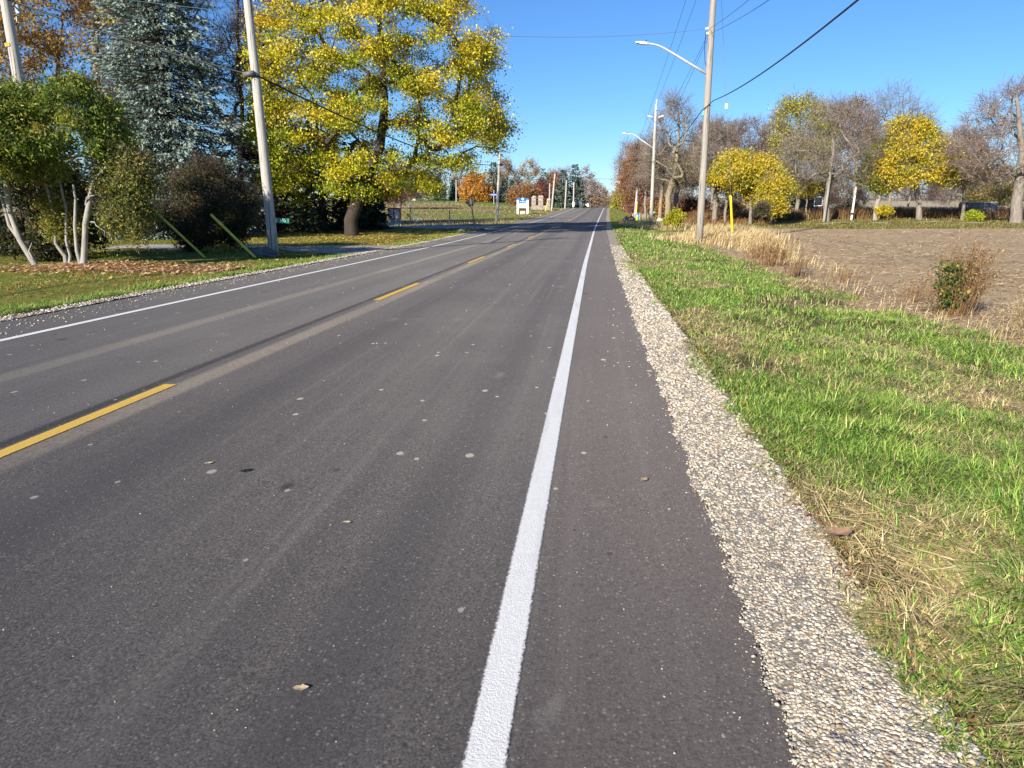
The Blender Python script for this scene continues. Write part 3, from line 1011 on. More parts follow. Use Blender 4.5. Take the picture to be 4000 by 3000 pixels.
def stones(name, rs, X, Y, Z, R, cols, mat):
    v, f = icosa()
    n = len(X)
    W = v[None] * (1 + rs.uniform(-.22, .22, (n, 12, 1)))
    W = W * np.stack([rs.uniform(.8, 1.35, n), rs.uniform(.6, 1.0, n), rs.uniform(.4, .75, n)], 1)[:, None, :]
    th = rs.uniform(0, 6.283, n); cs, sn = np.cos(th)[:, None], np.sin(th)[:, None]
    W = np.stack([W[..., 0] * cs - W[..., 1] * sn, W[..., 0] * sn + W[..., 1] * cs, W[..., 2]], -1) * R[:, None, None]
    W = W + np.stack([X, Y, Z], 1)[:, None, :]
    F = (np.arange(n)[:, None, None] * 12 + f[None]).reshape(-1, 3)
    o = npmesh(name, W.reshape(-1, 3), F, mat, col=np.repeat(cols, 12, 0))
    return tag(o, kind='stuff')


kst = Mat('limestone_chips')
STONEM = kst.done(kst.bsdf(kst.n('Attribute', attribute_name='Col').outputs['Color'], .85, kst.bump(kst.noise(220, kst.coord(), 3), .3, .003), .2))
SPAL = [(3, (.50, .44, .34)), (3, (.41, .355, .27)), (1.3, (.58, .54, .46)), (1.3, (.27, .24, .20)), (.8, (.30, .225, .145)), (1.0, (.19, .19, .19))]


n = 85000
u, y = sample_verge(n, 1.5, 34, 4.38, 4.96, 1.9)
y = np.clip(y, 1.5, 34)
e = 4.43 + (fnoise(y * 1.7, y * 0 + 1.5, 11) - .5) * .16 + (vnoise(y * 11, y * 0, 15) - .5) * .045
ok = u > e - np.abs(rs.normal(0, .018, n))
u, y = u[ok], y[ok]; n = len(u)
x = u + xc(y)
R = (.0026 + .0085 * rs.rand(n) ** 4.5 + .008 * smooth(4.80, 4.95, u) * rs.rand(n) ** 2) * np.clip(y / 3.0, 1, 4) ** .75
stones('gravel', rs, x, y, shz(x, y) + R * .25 - .002, R, col_jit(rs, pick(rs, SPAL, n), .1), STONEM)
n = 900
u, y = sample_verge(n, 1.6, 40, 3.6, 4.42, 1.5)
u = 4.44 - (4.44 - u) * rs.rand(n) ** 3.0
x = u + xc(y)
R = (.0014 + .004 * rs.rand(n) ** 3) * np.clip(y / 3.0, 1, 5) ** .8
stones('gravel', rs, x, y, zr(y) + R * .3, R, col_jit(rs, pick(rs, SPAL, n), .1), STONEM)
n = 1500
y = 8 + 45 * rs.rand(n) ** 1.3
u = -4.80 + np.abs(rs.normal(0, .45, n))
R = rs.uniform(.006, .018, n)
x = u + xc(y)
stones('gravel', rs, x, y, zr(y) + R * .3, R, col_jit(rs, pick(rs, SPAL, n), .1), STONEM)
n = 5000
y = 8 + 45 * rs.rand(n) ** 1.3
u = -4.72 - .38 * rs.rand(n)
R = rs.uniform(.010, .028, n)
x = u + xc(y)
stones('gravel', rs, x, y, shz(x, y, 4.72, 5.10) + R * .3, R, col_jit(rs, pick(rs, SPAL, n), .1), STONEM)
n = 420   # loose grit on the running lanes
u, y = sample_verge(n, 1.7, 30, -3.3, 3.4, 1.7)
R = rs.uniform(.0016, .0042, n) * np.clip(y / 3.0, 1, 5) ** .8
x = u + xc(y)
stones('gravel', rs, x, y, zr(y) + R * .2, R, col_jit(rs, pick(rs, SPAL, n), .1), STONEM)



# ------------------------------------------------------------------ trees
def poly_world(px_poly, Y):
    return [(at(a, b, Y).x, at(a, b, Y).z) for a, b in px_poly]


def skeleton(rs, trunk, targets, step, skip, up=.5, wob=.10):
    """Grows limbs from the trunk to every clump; returns nodes, parents, tip indices."""
    N = [np.array(p, float) for p in trunk]
    par = [-1] + list(range(len(trunk) - 1))
    dirs = [np.array([0, 0, 1.0])] * len(trunk)
    for i in range(1, len(trunk)):
        d = N[i] - N[i - 1]; dirs[i] = d / (np.linalg.norm(d) + 1e-9)
    arr = np.zeros((len(trunk) + len(targets) * 14, 3)); arr[:len(N)] = N
    base = N[0]
    order = np.argsort(np.linalg.norm(targets - N[min(skip, len(N) - 1)], axis=1))
    tips = []
    for ci in order:
        c = targets[ci]
        A = arr[skip:len(N)]
        d = c - A
        dist = np.linalg.norm(d, axis=1)
        hd = np.hypot(d[:, 0], d[:, 1])
        cost = dist + up * np.maximum(0, .35 * hd - d[:, 2])
        i = int(np.argmin(cost)) + skip
        p0 = N[i]; L = dist[i - skip]
        m = int(np.clip(L / step, 2, 10))
        ctrl = p0 + dirs[i] * L * .35 + np.array([0, 0, L * .10]) + rs.normal(0, wob * L, 3) * .6
        prev = i
        for t in np.linspace(0, 1, m + 1)[1:]:
            q = p0 * (1 - t) ** 2 + ctrl * 2 * t * (1 - t) + c * t * t
            if t < 1:
                q = q + rs.normal(0, wob * L / m, 3)
            dd = q - N[prev]; dd = dd / (np.linalg.norm(dd) + 1e-9)
            arr[len(N)] = q
            N.append(q); par.append(prev); dirs.append(dd)
            prev = len(N) - 1
        tips.append(prev)
    return np.array(N), np.array(par), np.array(tips)


BROWN_TWIG = [(2, (.21, .165, .14)), (1, (.15, .115, .10)), (1, (.28, .23, .20))]


def make_tree(name, label, cat, group, px, Y, poly, seed, clumps=120, leaves=100, leaf=.16, pal=None, bark=None, trunk_r=.3,
              trunk_px=None, clump_r=.9, twigs=0, twig_len=1.2, twig_r=.014, twig_pal=None, droop=.4, shell=.55, depth=.9, aspect=.65,
              mat=None, flat=.3, skip=3, tip_r=.02, wind=(0, 0, 0), leaf_frac=1.0, squash=.7, up=.5, jit=.16, hpal=None, root=None, wob=.10, out=None, stems=(), yshift=0.0, holes=.30):
    """A tree grown to fill an outline given at its own distance: trunk with limbs, and a crown of leaves and twigs."""
    rs = np.random.RandomState(seed)
    mat = mat or LEAF
    b = place(px, Y) if root is None else root
    PW = poly_world(poly, Y)
    xs = np.array([p[0] for p in PW]); zs = np.array([p[1] for p in PW])
    C = []
    tries = 0
    while len(C) < clumps and tries < 400:
        tries += 1
        m = 400
        z = rs.uniform(zs.min(), zs.max(), m); x = rs.uniform(xs.min(), xs.max(), m)
        ok = inside(PW, x, z)
        x, z = x[ok], z[ok]
        lo, hi = span(PW, z)
        half = np.maximum((hi - lo) / 2, .05); t = (x - (lo + hi) / 2) / half
        w = half * depth * np.sqrt(np.clip(1 - t * t, 0, 1))
        s = rs.uniform(-1, 1, len(x))
        s = np.sign(s) * np.abs(s) ** .6
        rr = np.sqrt(t * t + (1 - t * t) * s * s)
        acc = rs.rand(len(x)) < (1 - shell) + shell * rr ** 1.5
        hf_ = 4.5 / max(xs.max() - xs.min(), .5)
        acc &= vnoise(x * hf_ + w * s * hf_ * .8 + 50 + seed, z * hf_ + 50 - w * s * hf_ * .6, 500 + seed % 50) > holes
        for q in np.stack([x, Y + (b.y - Y) + w * s, z], 1)[acc]:
            C.append(q)
    C = np.array(C[:clumps])
    C[:, 1] += yshift
    if trunk_px:
        tp = [np.array(b)] + [np.array(at(a, c, Y)) for a, c in trunk_px]
    else:
        top = np.array([(xs.min() + xs.max()) / 2 * .5 + b.x * .5, b.y, zs.min() + .62 * (zs.max() - zs.min())])
        tp = [np.array(b) + (top - np.array(b)) * t for t in (0, .5, 1)]
    # resample the trunk and let it waver
    seg = [0.0]
    for i in range(1, len(tp)):
        seg.append(seg[-1] + np.linalg.norm(tp[i] - tp[i - 1]))
    tl = seg[-1]
    nt = max(6, int(tl / .9))
    ts = np.linspace(0, tl, nt)
    T = np.stack([np.interp(ts, seg, [p[k] for p in tp]) for k in range(3)], 1)
    T[1:, :2] += rs.normal(0, .02 * tl / nt + .03, (nt - 1, 2))
    sk = min(skip, nt - 2)
    N, par, tips = skeleton(rs, T, C, max(.5, clump_r * .9), sk, up, wob)
    cnt = np.zeros(len(N)); cnt[tips] = 1
    for i in range(len(N) - 1, 0, -1):
        if par[i] >= 0: cnt[par[i]] += cnt[i]
    r = np.maximum(tip_r, trunk_r * (cnt / max(cnt[0], 1)) ** .55)
    r[:nt] = np.maximum(r[:nt], trunk_r * np.linspace(1, .28, nt))
    t = thing(name, b, label, cat, group)
    g = Geo()
    rt = list(r[:nt]); rt[0] *= 1.22
    if nt > 2: rt[1] *= 1.03
    T0 = T.copy(); T0[0, 2] -= .15
    g.tube([Vector(p) for p in T0], rt, 10)
    for r_a, r_b, path in stems:
        pts = [at(a_, c_, Y) for a_, c_ in path]
        pts = [p_ + Vector((0, .12 * math.sin(3.1 * i_ + path[0][0]) * (i_ > 0), 0)) for i_, p_ in enumerate(pts)]
        g.tube(pts, [r_a + (r_b - r_a) * i_ / (len(pts) - 1) for i_ in range(len(pts))], 8)
    TV = np.array(g.v); TF = np.array([f for f in g.f if len(f) == 4])
    e = np.arange(nt, len(N))
    big = e[r[e] > tip_r * 1.02]; small = e[r[e] <= tip_r * 1.02]
    V2, F2 = prisms(N[par[big]], N[big], np.minimum(r[par[big]], r[big] * 1.25), r[big], 6)
    V3, F3 = prisms(N[par[small]], N[small], r[small], r[small] * .7, 4)
    Va = np.concatenate([TV, V2, V3]); Fa = np.concatenate([TF, F2 + len(TV), F3 + len(TV) + len(V2)])
    npmesh('trunk', Va, Fa, bark or BARK_GREY, t, smooth=True)
    # crown
    VV = []; FF = []; CC = []; nv = 0
    cen = C.mean(0); cen[2] = zs.min() + .3 * (zs.max() - zs.min())
    if twigs:
        k = len(C) * twigs
        ci = np.repeat(np.arange(len(C)), twigs)
        P0 = C[ci] + rs.normal(0, clump_r * .22, (k, 3))
        o = C[ci] - cen; o /= np.linalg.norm(o, axis=1, keepdims=True) + 1e-9
        d = o * .5 + rdir(rs, k) * .95 + np.array([0, 0, .25]) + np.array(wind)
        d /= np.linalg.norm(d, axis=1, keepdims=True)
        L = twig_len * rs.uniform(.5, 1.2, (k, 1))
        P1 = P0 + d * L * .5
        d2 = d + rdir(rs, k) * .35 + np.array(wind) * .4; d2 /= np.linalg.norm(d2, axis=1, keepdims=True)
        P2 = P1 + d2 * L * .5
        s1 = d + rdir(rs, k) * .8; s1 /= np.linalg.norm(s1, axis=1, keepdims=True)
        s2 = d + rdir(rs, k) * .8; s2 /= np.linalg.norm(s2, axis=1, keepdims=True)
        Q1 = P1 + s1 * L * .45; Q2 = P0 + d * L * .25 + s2 * L * .5
        A0 = np.concatenate([P0, P1, P1, P0 + d * L * .25]); A1 = np.concatenate([P1, P2, Q1, Q2])
        ra = np.repeat([twig_r, twig_r * .7, twig_r * .6, twig_r * .65], k); rb = np.repeat([twig_r * .7, twig_r * .35, twig_r * .3, twig_r * .3], k)
        v, f = prisms(A0, A1, ra, rb, 3)
        VV.append(v); FF.append(f + nv); nv += len(v)
        cc = col_jit(rs, pick(rs, twig_pal or BROWN_TWIG, len(A0)), .1)
        CC.append(np.repeat(cc, 6, 0))
    if leaves and pal is not None:
        sel = np.where(rs.rand(len(C)) < leaf_frac)[0]
        lc = np.repeat(sel, leaves)
        k = len(lc)
        P = C[lc] + np.clip(rs.normal(0, 1, (k, 3)), -1.9, 1.9) * np.array([clump_r, clump_r, clump_r * squash]) * rs.uniform(.25, .75, (k, 1))
        P[:, 2] -= .12 * np.hypot(P[:, 0] - C[lc][:, 0], P[:, 1] - C[lc][:, 1])
        ax = None
        if out is not None:
            ax = P - cen; ax /= np.linalg.norm(ax, axis=1, keepdims=True); ax = ax * out + np.array([0, 0, .2])
        v, f = leaf_cards(rs, P, leaf, droop, aspect, flat, ax)
        if hpal is not None:
            hf = np.clip((C[:, 2] - zs.min()) / (zs.max() - zs.min()) + rs.normal(0, .16, len(C)), 0, 1)
            cp = np.where((rs.rand(len(C)) < hf)[:, None], pick(rs, hpal, len(C)), pick(rs, pal, len(C)))
        else:
            cp = pick(rs, pal, len(C))
        lcg = pick(rs, pal, k) if hpal is None else np.where((rs.rand(k) < hf[lc])[:, None], pick(rs, hpal, k), pick(rs, pal, k))
        cc = cp[lc] * .55 + lcg * .45
        VV.append(v); FF.append(f + nv); nv += len(v)
        CC.append(np.repeat(col_jit(rs, cc, jit), 4, 0))
    if VV:
        npmesh('crown', np.concatenate(VV), np.concatenate(FF), mat, t, col=np.concatenate(CC))
    return t


def make_conifer(name, label, cat, group, root, H, R, seed, whorls=34, per=9, cards=26, size=.32, pal=None, tip=None, bark=BARK_DARK, z0=.04,
                 prof=.85, droop=.32, trunk_r=.25, narrow=.28, lean=0.0):
    """Whorls of drooping boughs clad in needle sprays."""
    rs = np.random.RandomState(seed)
    b = Vector(root)
    t = thing(name, b, label, cat, group)
    g = Geo()
    g.tube([b + Vector((0, 0, -.1)), b + Vector((0, 0, H * .4)), b + Vector((lean, 0, H * .97))], [trunk_r * 1.3, trunk_r * .7, .02], 9)
    TV = np.array(g.v); TF = np.array([f for f in g.f if len(f) == 4])
    P = []; AX = []; CL = []; S0 = []; S1 = []; SR = []
    bo = np.array(b)
    for w in range(whorls):
        zf = z0 + (1 - z0) * (w + rs.uniform(-.3, .3)) / whorls
        zf = float(np.clip(zf, z0, .985))
        rad_ = R * (1 - zf) ** prof * rs.uniform(.8, 1.08) + .06
        nb = max(4, int(per * (.55 + .45 * (1 - zf))))
        a0 = rs.uniform(0, 6.28)
        for k in range(nb):
            an = a0 + 6.283 * k / nb + rs.normal(0, .18)
            L = rad_ * rs.uniform(.62, 1.12)
            d = np.array([math.cos(an), math.sin(an), 0]); sd = np.array([-d[1], d[0], 0])
            p0 = bo + np.array([lean * zf, 0, H * zf + rs.normal(0, .08)])
            dr = droop * rs.uniform(.6, 1.3) * (1.15 - .8 * zf)
            n = max(5, int(cards * L / R + 3))
            s = rs.uniform(.12, 1, n) ** .7
            base = p0 + d * (L * s)[:, None] + np.array([0, 0, 1.0]) * (-dr * L * s + .45 * dr * L * s ** 2)[:, None]
            wv = rs.normal(0, 1, n) * narrow * L * (1.05 - s) * .8 + rs.normal(0, .05, n)
            hang = -np.abs(rs.normal(0, .16, n)) * (.6 + L * .12)
            P.append(base + sd * wv[:, None] + np.array([0, 0, 1.0]) * hang[:, None])
            AX.append(d * rs.uniform(.5, 1.0, (n, 1)) + sd * (np.sign(wv) * rs.uniform(.2, .8, n))[:, None] + np.array([0, 0, 1.0]) * rs.uniform(-.55, .15, n)[:, None])
            CL.append(s)
            m = 3
            q = np.linspace(0, .95, m + 1)
            ln = p0 + d * (L * q)[:, None] + np.array([0, 0, 1.0]) * (-dr * L * q + .45 * dr * L * q ** 2)[:, None]
            S0.append(ln[:-1]); S1.append(ln[1:]); SR.append(trunk_r * .16 * (1 - q[:-1]) * (L / R) + .008)
    P = np.concatenate(P); AX = np.concatenate(AX); CL = np.concatenate(CL)
    v2, f2 = prisms(np.concatenate(S0), np.concatenate(S1), np.concatenate(SR), np.concatenate(SR) * .7, 4)
    npmesh('trunk', np.concatenate([TV, v2]), np.concatenate([TF, f2 + len(TV)]), bark, t, smooth=True)
    v, f = leaf_cards(rs, P, size, .1, .38, .6, AX)
    cc = pick(rs, pal, len(P))
    if tip is not None:
        cc = cc + (pick(rs, tip, len(P)) - cc) * (np.clip(CL - .35, 0, 1) * 1.3 * rs.rand(len(P)))[:, None]
    npmesh('crown', v, f, NEEDLE, t, col=np.repeat(col_jit(rs, cc, .16), 4, 0))
    return t


# --- palettes
MAPLE_LO = [(3.5, (.34, .40, .025)), (3, (.56, .53, .03)), (3, (.15, .25, .02)), (1.8, (.70, .56, .035)), (.4, (.58, .36, .03))]
MAPLE_HI = [(3.5, (.76, .58, .04)), (2.5, (.64, .57, .04)), (1.4, (.70, .44, .04)), (2, (.32, .36, .03)), (1.5, (.80, .66, .18))]
CEDAR = [(3, (.13, .20, .03)), (3, (.20, .27, .04)), (1.5, (.08, .14, .025)), (2, (.34, .35, .055)), (.7, (.44, .28, .06))]
CEDAR2 = [(3, (.17, .21, .045)), (2, (.25, .27, .06)), (1.5, (.33, .25, .075)), (1, (.44, .30, .09)), (1, (.10, .14, .03))]
BLUE = [(3, (.20, .26, .22)), (2, (.14, .19, .16)), (1, (.25, .31, .27)), (1, (.10, .14, .10))]
BLUETIP = [(1, (.36, .43, .385)), (1, (.29, .36, .32))]
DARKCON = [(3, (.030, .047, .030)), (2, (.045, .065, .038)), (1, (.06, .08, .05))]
FARCON = [(3, (.075, .11, .085)), (2, (.10, .14, .11)), (1, (.055, .08, .06))]
FARTIP = [(1, (.17, .22, .19))]
OAK = [(3, (.42, .24, .04)), (2, (.50, .33, .05)), (2, (.30, .14, .035)), (1, (.55, .42, .06)), (.7, (.20, .10, .04))]
DKRED = [(2, (.15, .06, .045)), (2, (.21, .10, .05)), (1, (.30, .17, .06))]
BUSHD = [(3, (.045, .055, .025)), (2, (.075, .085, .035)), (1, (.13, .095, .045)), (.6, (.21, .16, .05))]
YEL = [(3, (.64, .47, .035)), (2, (.72, .56, .06)), (2.2, (.42, .40, .04)), (1.2, (.22, .27, .03))]
YELGRN = [(2, (.34, .34, .04)), (2, (.46, .38, .05)), (1.5, (.22, .26, .03)), (.8, (.54, .42, .08))]
RUST = [(2, (.36, .17, .06)), (2, (.30, .13, .055)), (1, (.42, .24, .08))]
BROWNL = [(2, (.33, .20, .10)), (2, (.26, .15, .085)), (1, (.40, .27, .13))]
ORANGE = [(3, (.55, .26, .04)), (2, (.48, .21, .035)), (1, (.62, .36, .06))]
BURG = [(2, (.20, .065, .06)), (2, (.26, .10, .075)), (1, (.15, .05, .055))]
PURPTW = [(2, (.30, .225, .205)), (2, (.36, .28, .25)), (1, (.22, .165, .15))]
GREYTW = [(2, (.33, .275, .225)), (1, (.42, .355, .29)), (1, (.24, .195, .165))]
TANL = [(2, (.46, .32, .16)), (1.5, (.52, .40, .20)), (1, (.36, .22, .10))]

# --- the near trees on the left
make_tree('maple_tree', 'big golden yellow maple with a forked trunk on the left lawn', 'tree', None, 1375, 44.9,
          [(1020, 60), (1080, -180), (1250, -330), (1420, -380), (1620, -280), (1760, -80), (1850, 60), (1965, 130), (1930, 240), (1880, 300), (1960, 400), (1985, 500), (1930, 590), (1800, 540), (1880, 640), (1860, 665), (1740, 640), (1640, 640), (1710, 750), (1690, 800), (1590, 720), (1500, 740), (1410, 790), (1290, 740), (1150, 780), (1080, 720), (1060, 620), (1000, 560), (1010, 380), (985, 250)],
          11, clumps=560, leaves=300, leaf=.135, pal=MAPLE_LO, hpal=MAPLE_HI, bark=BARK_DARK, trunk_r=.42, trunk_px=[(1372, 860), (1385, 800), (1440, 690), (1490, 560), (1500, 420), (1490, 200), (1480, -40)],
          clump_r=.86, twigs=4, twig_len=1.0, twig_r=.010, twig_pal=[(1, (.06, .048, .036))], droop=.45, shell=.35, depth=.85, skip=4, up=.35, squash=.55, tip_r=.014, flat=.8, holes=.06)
make_conifer('blue_spruce', 'tall silvery blue spruce on the left lawn behind the leaning guy guards', 'tree', None, place(700, 39.8), 21.5, 5.4, 3, whorls=64, per=18, cards=90, size=.25,
             pal=BLUE, tip=BLUETIP, droop=.42, trunk_r=.3, narrow=.26, prof=.68)
make_tree('cedar_tree', 'broad green cedar crown over pale leaning stems at the far left road edge', 'tree', None, 150, 19.4,
          [(-140, 420), (-90, 370), (20, 340), (90, 325), (150, 350), (210, 322), (280, 300), (330, 360), (390, 395), (400, 470), (455, 520), (480, 575), (430, 640), (370, 600), (300, 690), (240, 650), (190, 730), (130, 660), (70, 720), (20, 680), (-60, 740), (-140, 700)],
          23, clumps=230, leaves=300, leaf=.105, pal=CEDAR, bark=BARK_PALE, trunk_r=.075, trunk_px=[(125, 1010), (80, 930), (40, 840), (30, 740), (60, 620), (120, 500)], clump_r=.40, twigs=3, twig_len=.45, twig_r=.006,
          droop=.25, shell=.45, depth=1.0, aspect=.42, flat=0, skip=4, tip_r=.010, squash=.75, jit=.22,
          stems=[(.07, .03, [(138, 1040), (90, 960), (40, 880), (10, 800), (-10, 700)]), (.06, .03, [(262, 1066), (245, 1000), (228, 950), (205, 860), (190, 720)]), (.05, .03, [(268, 1060), (266, 1000), (268, 940), (250, 820), (240, 700)]), (.03, .012, [(140, 1030), (125, 980), (112, 950)])])
make_tree('cedar_tree', 'drooping olive brown cedar with two white bare stems beside the dark round bush', 'tree', None, 322, 18.7,
          [(370, 640), (420, 570), (480, 600), (520, 650), (545, 720), (500, 770), (535, 830), (500, 880), (520, 930), (470, 925), (450, 970), (415, 890), (385, 900), (380, 820), (400, 760), (350, 700)],
          29, clumps=120, leaves=170, leaf=.085, pal=CEDAR2, bark=BARK_PALE, trunk_r=.075, trunk_px=[(312, 1020), (318, 960), (328, 880), (338, 800), (360, 720), (420, 650)], clump_r=.34, twigs=5, twig_len=.5, twig_r=.006,
          droop=.55, shell=.35, depth=.9, aspect=.40, flat=0, skip=3, tip_r=.009, squash=1.0, jit=.22, yshift=.5,
          stems=[(.055, .028, [(314, 1030), (298, 980), (295, 880), (292, 780), (290, 720)]), (.022, .010, [(332, 865), (360, 868), (385, 880), (400, 905), (418, 920)]), (.03, .01, [(335, 800), (350, 770), (378, 758)]), (.02, .008, [(320, 690), (335, 650), (350, 610)]), (.018, .006, [(318, 690), (312, 660), (308, 630)])])
make_tree('cedar_tree', 'low yellow green leafy growth hanging between the pale cedar stems', 'tree', None, 255, 19.5,
          [(130, 760), (200, 735), (250, 790), (275, 830), (285, 900), (240, 945), (180, 890), (140, 850)],
          31, clumps=42, leaves=150, leaf=.085, pal=[(2, (.28, .27, .045)), (2, (.19, .21, .04)), (1, (.38, .29, .07))], bark=BARK_TAN, trunk_r=.045, trunk_px=[(240, 1000), (225, 940), (205, 860)], clump_r=.30, twigs=3, twig_len=.4, twig_r=.006,
          droop=.3, shell=.3, aspect=.5, skip=2, tip_r=.010, yshift=.25)
# dark shrubs and cedars standing in the shade behind them
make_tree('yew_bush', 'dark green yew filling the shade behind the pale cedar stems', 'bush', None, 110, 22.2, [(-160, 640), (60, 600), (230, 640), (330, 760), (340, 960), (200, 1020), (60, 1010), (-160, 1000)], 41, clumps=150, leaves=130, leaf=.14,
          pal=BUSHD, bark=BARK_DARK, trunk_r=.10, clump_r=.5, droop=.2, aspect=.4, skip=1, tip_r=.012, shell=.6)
make_tree('round_bush', 'dark round bush with brown twigs behind the leaning yellow guards', 'bush', None, 815, 26.6,
          [(590, 780), (640, 700), (700, 660), (800, 645), (900, 680), (960, 730), (985, 800), (940, 900), (890, 960), (800, 985), (740, 960), (690, 900), (610, 850)],
          43, clumps=230, leaves=115, leaf=.085, pal=BUSHD, bark=BARK_DARK, trunk_r=.09, clump_r=.42, twigs=9, twig_len=.75, twig_r=.007, twig_pal=[(2, (.11, .075, .055)), (1, (.17, .12, .09))], droop=.2, skip=1, tip_r=.012, shell=.5, up=.1)
make_tree('groundcover_shrub', 'low yellow leaved shrub between the two leaning yellow guards', 'shrub', None, 840, 25.4, [(790, 985), (830, 960), (900, 965), (960, 985), (955, 1003), (800, 1003)], 45, clumps=40, leaves=70, leaf=.09,
          pal=[(2, (.34, .28, .05)), (1, (.20, .22, .04)), (1, (.42, .30, .06))], bark=BARK_DARK, trunk_r=.02, clump_r=.16, droop=.2, skip=1, tip_r=.006)
# big half-bare trees behind
make_tree('oak_tree', 'half bare oak with orange leaves and pale limbs behind the green cedar', 'tree', None, 380, 46,
          [(-160, -200), (60, -420), (330, -400), (520, -200), (600, 60), (560, 300), (520, 480), (440, 560), (260, 470), (100, 420), (-160, 480)],
          51, clumps=300, leaves=115, leaf=.20, pal=OAK, bark=BARK_GREY, trunk_r=.42, trunk_px=[(385, 620), (390, 420), (370, 250), (380, 60), (350, -150)], clump_r=1.0, twigs=9, twig_len=1.7, twig_r=.018, twig_pal=GREYTW, droop=.5, skip=3, shell=.2, leaf_frac=.85)
make_tree('beech_tree', 'thin dark red leaved tree against the sky between the blue spruce and the leaning pole', 'tree', None, 930, 58,
          [(700, 60), (760, -200), (900, -260), (1060, -120), (1110, 100), (1080, 300), (1060, 500), (1020, 640), (900, 620), (840, 420), (760, 260)],
          53, clumps=200, leaves=20, leaf=.20, pal=DKRED, bark=BARK_DARK, trunk_r=.26, trunk_px=[(940, 700), (945, 450), (930, 150), (920, -80)], clump_r=1.0, twigs=9, twig_len=1.7, twig_r=.017, twig_pal=[(2, (.09, .06, .06)), (1, (.14, .10, .09))], droop=.3, shell=.1, leaf_frac=.6)
make_tree('oak_tree', 'orange leaved oak showing low behind the leaning pole and the maple', 'tree', None, 1090, 62, [(1000, 420), (1100, 400), (1180, 520), (1160, 700), (1060, 760), (990, 700), (960, 560)],
          57, clumps=110, leaves=60, leaf=.22, pal=OAK, bark=BARK_DARK, trunk_r=.2, clump_r=1.0, twigs=5, twig_len=1.3, twig_r=.016, droop=.4)
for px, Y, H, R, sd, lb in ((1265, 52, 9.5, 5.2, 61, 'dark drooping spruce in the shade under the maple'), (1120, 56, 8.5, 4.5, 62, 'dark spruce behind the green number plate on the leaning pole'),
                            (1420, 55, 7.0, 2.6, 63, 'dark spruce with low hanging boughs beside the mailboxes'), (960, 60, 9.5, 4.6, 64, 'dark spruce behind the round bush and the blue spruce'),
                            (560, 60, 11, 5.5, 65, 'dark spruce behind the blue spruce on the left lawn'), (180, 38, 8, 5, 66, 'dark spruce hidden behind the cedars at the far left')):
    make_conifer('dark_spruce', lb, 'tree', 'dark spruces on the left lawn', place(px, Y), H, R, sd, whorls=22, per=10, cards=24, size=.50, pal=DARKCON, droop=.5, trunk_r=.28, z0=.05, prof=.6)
make_tree('red_bush', 'dark red leaved bush below the number plate behind the leaning pole', 'bush', None, 1040, 47, [(1000, 900), (1010, 830), (1060, 800), (1110, 840), (1120, 900), (1060, 915)], 67, clumps=40, leaves=60, leaf=.13,
          pal=[(1, (.17, .03, .035)), (1, (.11, .025, .03))], bark=BARK_DARK, trunk_r=.05, clump_r=.35, skip=1)

# --- trees at the far end of the left field
def far_dec(px, Y, poly, seed, label, pal, leaves=40, clumps=90, tw=5, cat='tree', group='trees beyond the left field', leaf=.42, twp=None, name='autumn_tree', tr=.3, tl=1.8, **kw):
    return make_tree(name, label, cat, group, px, Y, poly, seed, clumps=clumps, leaves=leaves, leaf=leaf, pal=pal, bark=BARK_GREY, trunk_r=tr, clump_r=kw.pop('clump_r', 1.5), twigs=tw, twig_len=tl, twig_r=.035, twig_pal=twp or GREYTW, tip_r=.04, **kw)


far_dec(1862, 196, [(1805, 780), (1808, 730), (1830, 690), (1862, 672), (1890, 690), (1912, 735), (1912, 785), (1880, 790), (1840, 790)], 71, 'round bright orange maple at the far edge of the left field', ORANGE, 70, 120, 2)
far_dec(1985, 232, [(1935, 760), (1930, 690), (1950, 640), (1985, 618), (2015, 650), (2020, 720), (2010, 770)], 72, 'tall brown tree just behind the bare utility pole', BROWNL, 30, 100, 6)
far_dec(2068, 236, [(2015, 760), (2020, 680), (2050, 630), (2080, 618), (2100, 650), (2100, 720), (2090, 770)], 73, 'tall tan tree with leaning pale trunks behind the white notice board', TANL, 28, 100, 6)
far_dec(2030, 190, [(1995, 800), (2000, 740), (2030, 722), (2070, 726), (2100, 750), (2100, 800)], 74, 'low rust brown tree directly behind the white notice board', RUST, 60, 80, 3)
far_dec(2110, 205, [(2080, 800), (2085, 730), (2110, 700), (2135, 730), (2140, 800)], 75, 'dark purple red tree behind the stone gate pillars', BURG, 60, 70, 3)
far_dec(2160, 215, [(2125, 790), (2130, 710), (2160, 670), (2190, 690), (2195, 790)], 76, 'orange brown tree behind the stone gate pillars', RUST, 50, 80, 4)
far_dec(2185, 250, [(2130, 770), (2140, 680), (2180, 655), (2230, 665), (2240, 770)], 77, 'bare brown tree rising behind the stone gate pillars', BROWNL, 8, 70, 9, twp=PURPTW)
far_dec(2305, 240, [(2250, 810), (2252, 720), (2275, 665), (2300, 655), (2330, 690), (2355, 750), (2355, 810)], 78, 'large pinkish brown tree left of the distant road', [(2, (.36, .23, .16)), (1, (.42, .28, .18)), (1, (.28, .17, .13))], 36, 110, 6, twp=PURPTW)
far_dec(2345, 300, [(2318, 812), (2320, 750), (2345, 722), (2372, 750), (2380, 812)], 79, 'smaller brown tree at the end of the left treeline by the road', [(2, (.32, .22, .15)), (1, (.40, .30, .15))], 36, 70, 5, twp=PURPTW)
far_dec(2305, 262, [(2285, 812), (2290, 770), (2320, 760), (2345, 780), (2340, 812)], 80, 'low yellowish tree under the pinkish brown tree', [(2, (.40, .31, .12)), (1, (.30, .25, .11))], 50, 50, 2)
